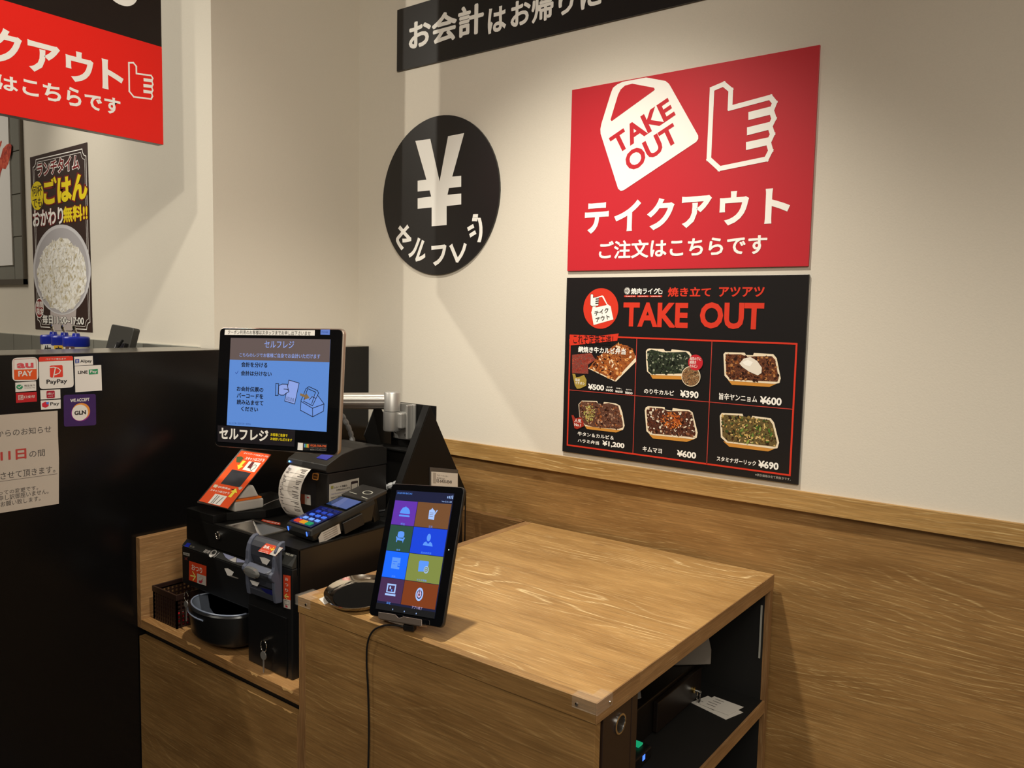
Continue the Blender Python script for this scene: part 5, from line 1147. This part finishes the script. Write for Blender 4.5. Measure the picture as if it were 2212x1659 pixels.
MB().prism([(1.600, -.392), (1.644, -.392), (1.644, -.5610), (1.600, -.5610)], 'X', -1.6975, -1.4925).build('column', BLKM, st_, .001)
ar = 'swing_arm'
box('wall_bracket', SILV, st_, -1.668, -1.580, 1.6380, 1.6445, -.3660, -.2600, .002)
box('bracket_rib', SILV, st_, -1.598, -1.590, 1.6180, 1.6380, -.3600, -.2620, .002)
MB().lathe([(.0235, -.0560), (.0255, -.0520), (.0255, 0)], (-1.640, 1.606, -.2820), 28).build('lower_knuckle', SILV, st_, smooth=True)
MB().lathe([(.0235, .0015), (.0235, .0530), (.0215, .0560)], (-1.640, 1.606, -.2820), 28).build('upper_knuckle', SILV, st_, smooth=True)
box('knuckle_lug', SILV, st_, -1.630, -1.600, 1.604, 1.638, -.330, -.2840, .004)
# ribbed tube from the knuckle to the back of the screen
A0 = Vector((-1.652, 1.606, -.2530)); A1 = Vector((-1.975, 1.565, -.2760)); dd = (A1-A0).normalized(); nn = Vector((0, 0, 1)).cross(dd).normalized(); uu = dd.cross(nn)
sec = [(.022*math.cos(rad(t))*(1.0 if t % 40 else .95), .0245*math.sin(rad(t))*(1.0 if t % 40 else .95)) for t in range(0, 360, 10)]
MB().loft([[tuple(A0+nn*a+uu*b) for a, b in sec], [tuple(A1+nn*a+uu*b) for a, b in sec]]).build('arm_tube', M('arm_aluminium', 'c8c2ba', .42, .9), st_, .0)
MB().lathe([(.024, -.030), (.024, .030)], (-1.985, 1.560, -.278), 24).build('end_knuckle', SILV, st_, smooth=True)
MB().tube([(-1.985, 1.545, -.278), (-1.900, 1.440, -.240), (-1.780, 1.330, -.200), (-1.672, 1.266, -.186)], .014, 12).build('arm_link', SILV, st_, smooth=True)
for x, z in ((-1.655, -.345), (-1.612, -.352), (-1.600, -.270)):
    MB().lathe([(.0058, 0), (.0052, -.003), (.002, -.0044)], (x, 1.6375, z), 14, ax='Y').build('bolt', CHROME, st_, smooth=True)
def cable(name, lab, pts, r, mat, cat='cable', n=8, ribs=False):
    th = thing(name, lab, cat, (pts[0][0], pts[0][1], min(p[2] for p in pts)))
    P_ = [Vector(p) for p in pts]; out = []
    for i in range(len(P_)-1):
        p0, p1, p2, p3 = P_[max(i-1, 0)], P_[i], P_[i+1], P_[min(i+2, len(P_)-1)]
        for k in range(8):
            t = k/8; out.append(.5*((2*p1)+(-p0+p2)*t+(2*p0-5*p1+4*p2-p3)*t*t+(-p0+3*p1-3*p2+p3)*t**3))
    out.append(P_[-1])
    MB().tube(out, r if not ribs else [r*(1.0 if k % 3 else .72) for k in range(len(out))], n).build('sheath', mat, th, smooth=True)
    return th
HG = M('hose_grey', '7c7c7c', .4)
cable('cable_hose', 'grey spiral cable wrap behind the checkout screen', [(-1.90, 1.54, -.25), (-1.862, 1.585, -.290), (-1.835, 1.602, -.330), (-1.812, 1.606, -.375), (-1.800, 1.606, -.430), (-1.79, 1.60, -.5575)], .0085, HG, ribs=True)
cable('cable_hose', 'white spiral cable wrap between the printer and the stand', [(-1.725, 1.585, -.548), (-1.700+.01, 1.57, -.520), (-1.640, 1.578, -.502), (-1.590, 1.585, -.482), (-1.535, 1.585, -.470), (-1.515, 1.59, -.4715), (-1.505, 1.594, -.520)], .0095, M('hose_white', 'a8a8a8', .4), ribs=True)
cable('cable', 'black cable curving beside the receipt printer', [(-1.612, 1.47, -.551), (-1.580, 1.50, -.546), (-1.545, 1.535, -.535), (-1.520, 1.56, -.515), (-1.515, 1.575, -.490)], .0038, BLKP)
cable('cable', 'thin grey cable running behind the orange card', [(-1.832, 1.305, -.535), (-1.825, 1.34, -.525), (-1.81, 1.38, -.520), (-1.80, 1.44, -.520)], .0012, MATS['grey_ink'])
for k in range(3):
    cable('cable', ('grey cable loop hanging under the stand, upper of three', 'grey cable loop hanging under the stand, middle of three', 'grey cable loop hanging under the stand, lowest of three')[k], [(-1.545-.0075*k, 1.585, -.50), (-1.548-.0075*k, 1.575, -.515-.008*k), (-1.550-.0075*k, 1.55, -.530-.008*k), (-1.546-.0075*k, 1.515, -.548)], .003, HG)
# card holder on the near bracket
ch_ = thing('card_holder', 'clear card holder with a phone number on the stand side plate', 'card', (-1.4875, 1.66, -.50))
PHd = Plane((-1.4880, 0, 0), (0, 1, 0), (0, 0, 1)); z6 = zf(700, 820, 5.53)
def q6(*p): return [z6(*q) for q in p]
q = [PHd.at(*z6(*p)) for p in ((1262, 1045), (1597, 1075), (1597, 1280), (1597, 1330), (1262, 1310))]
slab(PHd, q, .0016, 'clear_sleeve', M('sleeve_grey', '4c4a48', .15), ch_)
PHd = Plane((-1.4862, 0, 0), (0, 1, 0), (0, 0, 1))
flat(PHd, q6((1280, 1098), (1595, 1120), (1595, 1330), (1280, 1310)), PAP, ch_, 1, 'card')
text(PHd, '03-6458-8549', q6((1340, 1185), (1525, 1205), (1525, 1245), (1340, 1225)), GI, ch_, 2, .01, quad=True)
text(PHd, 'サポートセンター', q6((1345, 1130), (1480, 1148), (1480, 1165), (1345, 1147)), GI, ch_, 2, 0, quad=True)
text(PHd, '受付時間 10:00～', q6((1345, 1165), (1450, 1178), (1450, 1192), (1345, 1180)), GI, ch_, 2, 0, quad=True)
flat(PHd, q6((1300, 1110), (1335, 1112), (1335, 1235), (1300, 1232)), M('card_grey', 'a09a92', .5), ch_, 2)

# ================================================================ CASH TRAY, TABLET
tr = thing('cash_tray', 'oval silver cash tray with a black mat on the oak counter', 'tray', (-1.325, 1.21, TZ))
tp = [(-1.336, 1.112), (-1.300, 1.100), (-1.262, 1.106), (-1.236, 1.135), (-1.226, 1.190), (-1.232, 1.250), (-1.258, 1.292), (-1.310, 1.306), (-1.372, 1.298), (-1.408, 1.272), (-1.418, 1.235), (-1.405, 1.180), (-1.375, 1.138)]
def smooth_loop(p, n=4):
    o = []; N_ = len(p)
    for i in range(N_):
        p0, p1, p2, p3 = [Vector(p[(i+k-1) % N_]) for k in range(4)]
        for k in range(n):
            t = k/n; o.append(tuple(.5*((2*p1)+(-p0+p2)*t+(2*p0-5*p1+4*p2-p3)*t*t+(-p0+3*p1-3*p2+p3)*t**3)))
    return o
tl = smooth_loop(tp); c0 = Vector((-1.322, 1.206))
def sc_(k, z, off=(0, 0)): return [(c0.x+off[0]+(x-c0.x)*k, c0.y+off[1]+(y-c0.y)*k, z) for x, y in tl]
MB().loft([sc_(.80, TZ+.0006), sc_(.92, TZ+.006), sc_(.985, TZ+.013), sc_(1.0, TZ+.0150), sc_(.985, TZ+.0158), sc_(.90, TZ+.009), sc_(.80, TZ+.0035)]).build('dish', M('polished_steel', 'cfc8bc', .10, 1), tr, smooth=True)
MB().loft([sc_(.76, TZ+.0037), sc_(.76, TZ+.0048)]).build('mat', M('black_rubber_mat', '0a0908', .8, spec=.05), tr)
paper('paper_slip', 'white paper slip tucked under the silver cash tray', [(-1.382, 1.130), (-1.345, 1.116), (-1.36, 1.20), (-1.395, 1.19)], TZ-.0002, lines=0, t=.0004)

FTb = Frame((-1.127, 1.173, -.494), rad(2.3), rad(-20.4), rad(-5.5))
ta = thing('tablet', 'black tablet standing upright showing a grid of coloured menu tiles', 'tablet', (-1.12, 1.13, TZ))
MB(FTb).prism(rrect(-.0965, -.1405, .1010, .1400, .010), 'Y', .0005, .0090).build('casing', M('tablet_casing', '2c2a29', .3, .3), ta, .002)
MB(FTb).prism(rrect(-.0953, -.1393, .0998, .1388, .0095), 'Y', -.0006, .0003).build('front_glass', GLOSS, ta, .0004)
_p = FTb.plane(-.0007); PTb = Plane(_p.O, _p.U, _p.V)
ztb = zf(820, 1040, 10.37); ztc = zf(800, 1180, 8.73)
def t1(*p): return [ztb(*q) for q in p]
def t2(*p): return [ztc(*q) for q in p]
gS = .0785; uL, uR = -.0785, .0785; vT, vB = .1255, -.1255
flat(PTb, [(uL, vT), (uR, vT), (uR, vB), (uL, vB)], M('tablet_bg', '1c2450', emit=.5), ta, 1, 'screen', uv=True)
vbar = PTb.at(*ztc(650, 1195))[1]
flat(PTb, [(uL, vB+.0125), (uR, vB+.0125), (uR, vB), (uL, vB)], M('tablet_bar', '24262c', emit=.25), ta, 2, 'navigation_bar', uv=True)
uM = PTb.at(*ztb(815, 750))[0]; rows = [PTb.at(*ztb(610, 435))[1], PTb.at(*ztb(770, 1010))[1], PTb.at(*ztb(660, 1600))[1], PTb.at(*ztc(645, 635))[1], vB+.0165]
uA_, uB_ = uL+.0012, uR-.0022
tc = [[('6a34b8', .85), ('8a5a34', .7)], [('2f5a4a', .7), ('0f44e0', .95)], [('1068ff', 1.0), ('8a9648', .85)], [('50305c', .75), ('8c4018', .8)]]
for r in range(4):
    for c in range(2):
        a, b = (uA_, uM-.0006) if c == 0 else (uM+.0006, uB_); h, e = tc[r][c]
        flat(PTb, [(a, rows[r]-.0005), (b, rows[r]-.0005), (b, rows[r+1]+.0005), (a, rows[r+1]+.0005)], M('tile_'+h, h, emit=e), ta, 2, 'menu_tile', uv=True)
IC = M('icon_blue', '5f9cff', emit=.95); IC2 = M('icon_pale', 'a8c8ff', emit=.95)
def ibox(pts): return [PTb.at(*p) for p in pts]
text(PTb, 'STAFF:999 BAT:AC', t1((410, 240), (735, 270), (735, 300), (412, 275)), IC, ta, 3, 0)
text(PTb, 'Ver.2.5.1.00', t1((1400, 430), (1620, 455), (1620, 480), (1400, 460)), IC2, ta, 3, 0)
for k in range(4): flat(PTb, t1((1528+k*37, 335-k*6), (1546+k*37, 337-k*6), (1538+k*37, 382+k*5), (1520+k*37, 380+k*5)), IC2, ta, 3, 'signal_bar')
flat(PTb, t1((600, 550), (605, 575), (650, 600), (680, 650), (688, 715), (670, 735), (470, 715), (460, 695), (490, 640), (530, 590), (590, 572)), IC, ta, 3, 'bell_icon'); flat(PTb, t1((455, 740), (670, 765), (682, 785), (668, 803), (445, 778), (440, 758)), IC, ta, 3, 'bell_icon')
flat(PTb, t1((1130, 640), (1160, 632), (1190, 595), (1225, 645), (1250, 655), (1225, 860), (1095, 845), (1120, 650)), IC2, ta, 3, 'clipboard_icon'); stroke(PTb, t1((1295, 655), (1200, 800)), .0024, IC2, ta, 3.5, name='clipboard_icon')
for k in range(3): stroke(PTb, t1((1140-k*6, 705+k*38), (1215-k*8, 713+k*38)), .0009, MATS['tile_8a5a34'], ta, 4)
flat(PTb, t1((430, 1130), (480, 1115), (530, 1122), (560, 1145), (560, 1210), (530, 1265), (425, 1260), (408, 1210)), IC, ta, 3, 'chair_icon'); flat(PTb, t1((375, 1240), (400, 1230), (412, 1265), (535, 1285), (550, 1250), (575, 1270), (540, 1330), (525, 1385), (515, 1330), (405, 1315), (385, 1368), (375, 1350), (385, 1290)), IC, ta, 3.2, 'chair_icon')
flat(PTb, ell(PTb.at(*ztb(1110, 1260)), .0052, .0078, 24), IC, ta, 3, 'person_icon', uv=True); flat(PTb, t1((970, 1430), (1000, 1370), (1050, 1345), (1090, 1405), (1140, 1350), (1180, 1390), (1195, 1460)), IC, ta, 3, 'person_icon')
flat(PTb, t2((425, 205), (580, 222), (565, 330), (525, 325), (515, 390), (555, 400), (548, 437), (392, 415)), IC, ta, 3, 'memo_icon'); flat(PTb, t2((535, 340), (560, 345), (555, 378), (530, 373)), IC, ta, 3, 'memo_icon')
stroke(PTb, t2((442, 283), (512, 290)), .0011, MATS['tile_1068ff'], ta, 4); stroke(PTb, t2((435, 330), (473, 335)), .0011, MATS['tile_1068ff'], ta, 4)
flat(PTb, t2((945, 270), (1100, 285), (1110, 300), (1095, 385), (1010, 480), (905, 475), (925, 290)), IC, ta, 3, 'window_icon'); flat(PTb, ell(PTb.at(*ztc(1060, 445)), .0062, .0074, 24), IC2, ta, 3.5, 'window_icon', uv=True)
flat(PTb, ell(PTb.at(*ztc(1060, 442)), .0047, .0056, 24), MATS['tile_8a9648'], ta, 4, 'window_icon', uv=True); flat(PTb, ell(PTb.at(*ztc(1060, 442)), .0032, .0038, 20), IC2, ta, 4.5, 'window_icon', uv=True); flat(PTb, ell(PTb.at(*ztc(1060, 442)), .0020, .0024, 20), MATS['tile_8a9648'], ta, 5, 'window_icon', uv=True)
flat(PTb, t2((330, 700), (497, 720), (472, 890), (303, 868)), IC2, ta, 3, 'laptop_icon'); flat(PTb, t2((350, 735), (475, 745), (450, 862), (328, 850)), MATS['tile_50305c'], ta, 3.5, 'laptop_icon'); flat(PTb, t2((285, 882), (480, 910), (475, 948), (280, 918)), IC2, ta, 3, 'laptop_icon')
flat(PTb, ell(PTb.at(*ztc(385, 782)), .0022, .0032, 16), IC2, ta, 4, 'laptop_icon', uv=True); flat(PTb, ell(PTb.at(*ztc(410, 830)), .0018, .0024, 16), IC, ta, 4, 'laptop_icon', uv=True)
cpw = PTb.at(*ztc(930, 907)); RM_ = MATS['tile_8c4018']; PK = M('icon_pink', 'd8c0e8', emit=.9)
for rx, ry, m_, l_ in ((.0098, .0132, IC2, 3), (.0068, .0090, M('icon_navy', '2c2458', emit=.5), 3.5), (.0052, .0068, PK, 4), (.0026, .0034, RM_, 4.5)): flat(PTb, ell(cpw, rx, ry, 30), m_, ta, l_, 'power_icon', uv=True)
flat(PTb, [(cpw[0]-.0022, cpw[1]+.010), (cpw[0]+.0022, cpw[1]+.010), (cpw[0]+.0022, cpw[1]), (cpw[0]-.0022, cpw[1])], PK, ta, 5, 'power_icon', uv=True); stroke(PTb, [(cpw[0], cpw[1]+.009), (cpw[0], cpw[1]-.001)], .0016, MATS['icon_navy'], ta, 5.5, uv=True)
for s, z, p in (('呼出', t1, ((485, 925), (570, 945), (565, 985))), ('注文', t1, ((1110, 985), (1195, 1000), (1190, 1045))), ('着席', t1, ((385, 1510), (465, 1525), (462, 1560))), ('担当者変更', t1, ((935, 1575), (1165, 1595), (1160, 1640))),
                ('支持', t2, ((408, 545), (475, 555), (472, 590))), ('マスタ更新', t2, ((882, 612), (1068, 635), (1065, 672))), ('設定', t2, ((315, 1045), (385, 1055), (383, 1098)))):
    text(PTb, s, z(*p), IC, ta, 3, 0)
text(PTb, 'アプリ終了', t2((792, 1125), (985, 1150), (980, 1200), (792, 1175)), PK, ta, 3, 0)
for x in (430, 648, 872): flat(PTb, ell(PTb.at(*ztc(x, 1190+(x-430)*.18)), .0010, .0016, 10), IC2, ta, 4, 'navigation_mark', uv=True)
flat(PTb, ell(PTb.at(*ztc(1482, 68)), .0009, .0012, 10), M('led_white', 'e8ffff', emit=2), ta, 2, 'indicator', uv=True)
# aluminium cradle
ts = thing('tablet_stand', 'bent aluminium cradle holding the tablet on the counter', 'stand', (-1.13, 1.15, TZ))
TSM = M('stand_aluminium', 'a89a90', .35, .9)
_p = FTb.plane(-.0120); PL_ = Plane(_p.O, _p.U, _p.V)
q = [PL_.at(*ztc(*p)) for p in ((160, 1238), (470, 1284), (500, 1310), (530, 1345), (560, 1352), (600, 1342), (630, 1324), (965, 1382), (978, 1395), (978, 1508), (165, 1365), (158, 1345))]
slab(PL_, q, .0018, 'front_lip', TSM, ts, 0, .0005)
b0 = min(v for u, v in q); uu0, uu1 = min(u for u, v in q), max(u for u, v in q)
MB(FTb).box(uu0+.006, uu1-.006, -.0118, .0120, -.1445, -.1425).build('ledge', TSM, ts, .0005)
MB(FTb).box(-.030, .034, .0100, .0125, -.1440, .0200).build('back_plate', TSM, ts, .0008)
MB().box(-1.180, -1.110, 1.135, 1.215, TZ+.0008, TZ+.0034).build('base_plate', TSM, ts, .0006)
pa = FTb((-.015, .0125, -.03)); MB().add([(pa.x-.02, pa.y, pa.z), (pa.x+.02, pa.y, pa.z), (-1.125, 1.210, TZ+.003), (-1.165, 1.210, TZ+.003), (pa.x-.02, pa.y+.003, pa.z), (pa.x+.02, pa.y+.003, pa.z), (-1.125, 1.213, TZ+.003), (-1.165, 1.213, TZ+.003)],
    [(0, 1, 2, 3), (4, 5, 6, 7), (0, 1, 5, 4), (1, 2, 6, 5), (2, 3, 7, 6), (3, 0, 4, 7)]).build('rear_strut', TSM, ts)
pl0 = thing('charging_cable', 'black charging cable from the tablet over the counter front', 'cable', (-1.10, 1.13, -1.4))
MB().prism([(-1.106, 1.118), (-1.083, 1.126), (-1.088, 1.140), (-1.111, 1.132)], 'Z', TZ+.004, TZ+.0165).build('plug', BLKP, pl0, .002)
P_ = [Vector(p) for p in ((-1.106, 1.1245, TZ+.009), (-1.125, 1.117, TZ+.010), (-1.150, 1.108, TZ+.006), (-1.176, 1.103, TZ-.010), (-1.193, 1.1035, TZ-.040), (-1.199, 1.106, TZ-.085), (-1.196, 1.108, TZ-.15), (-1.193, 1.108, TZ-.25), (-1.197, 1.108, TZ-.40), (-1.20, 1.109, TZ-.60))]
out = []
for i in range(len(P_)-1):
    p0, p1, p2, p3 = P_[max(i-1, 0)], P_[i], P_[i+1], P_[min(i+2, len(P_)-1)]
    for k in range(6):
        t = k/6; out.append(.5*((2*p1)+(-p0+p2)*t+(2*p0-5*p1+4*p2-p3)*t*t+(-p0+3*p1-3*p2+p3)*t**3))
MB().tube(out+[P_[-1]], .0021, 8).build('cord', BLKP, pl0, smooth=True)
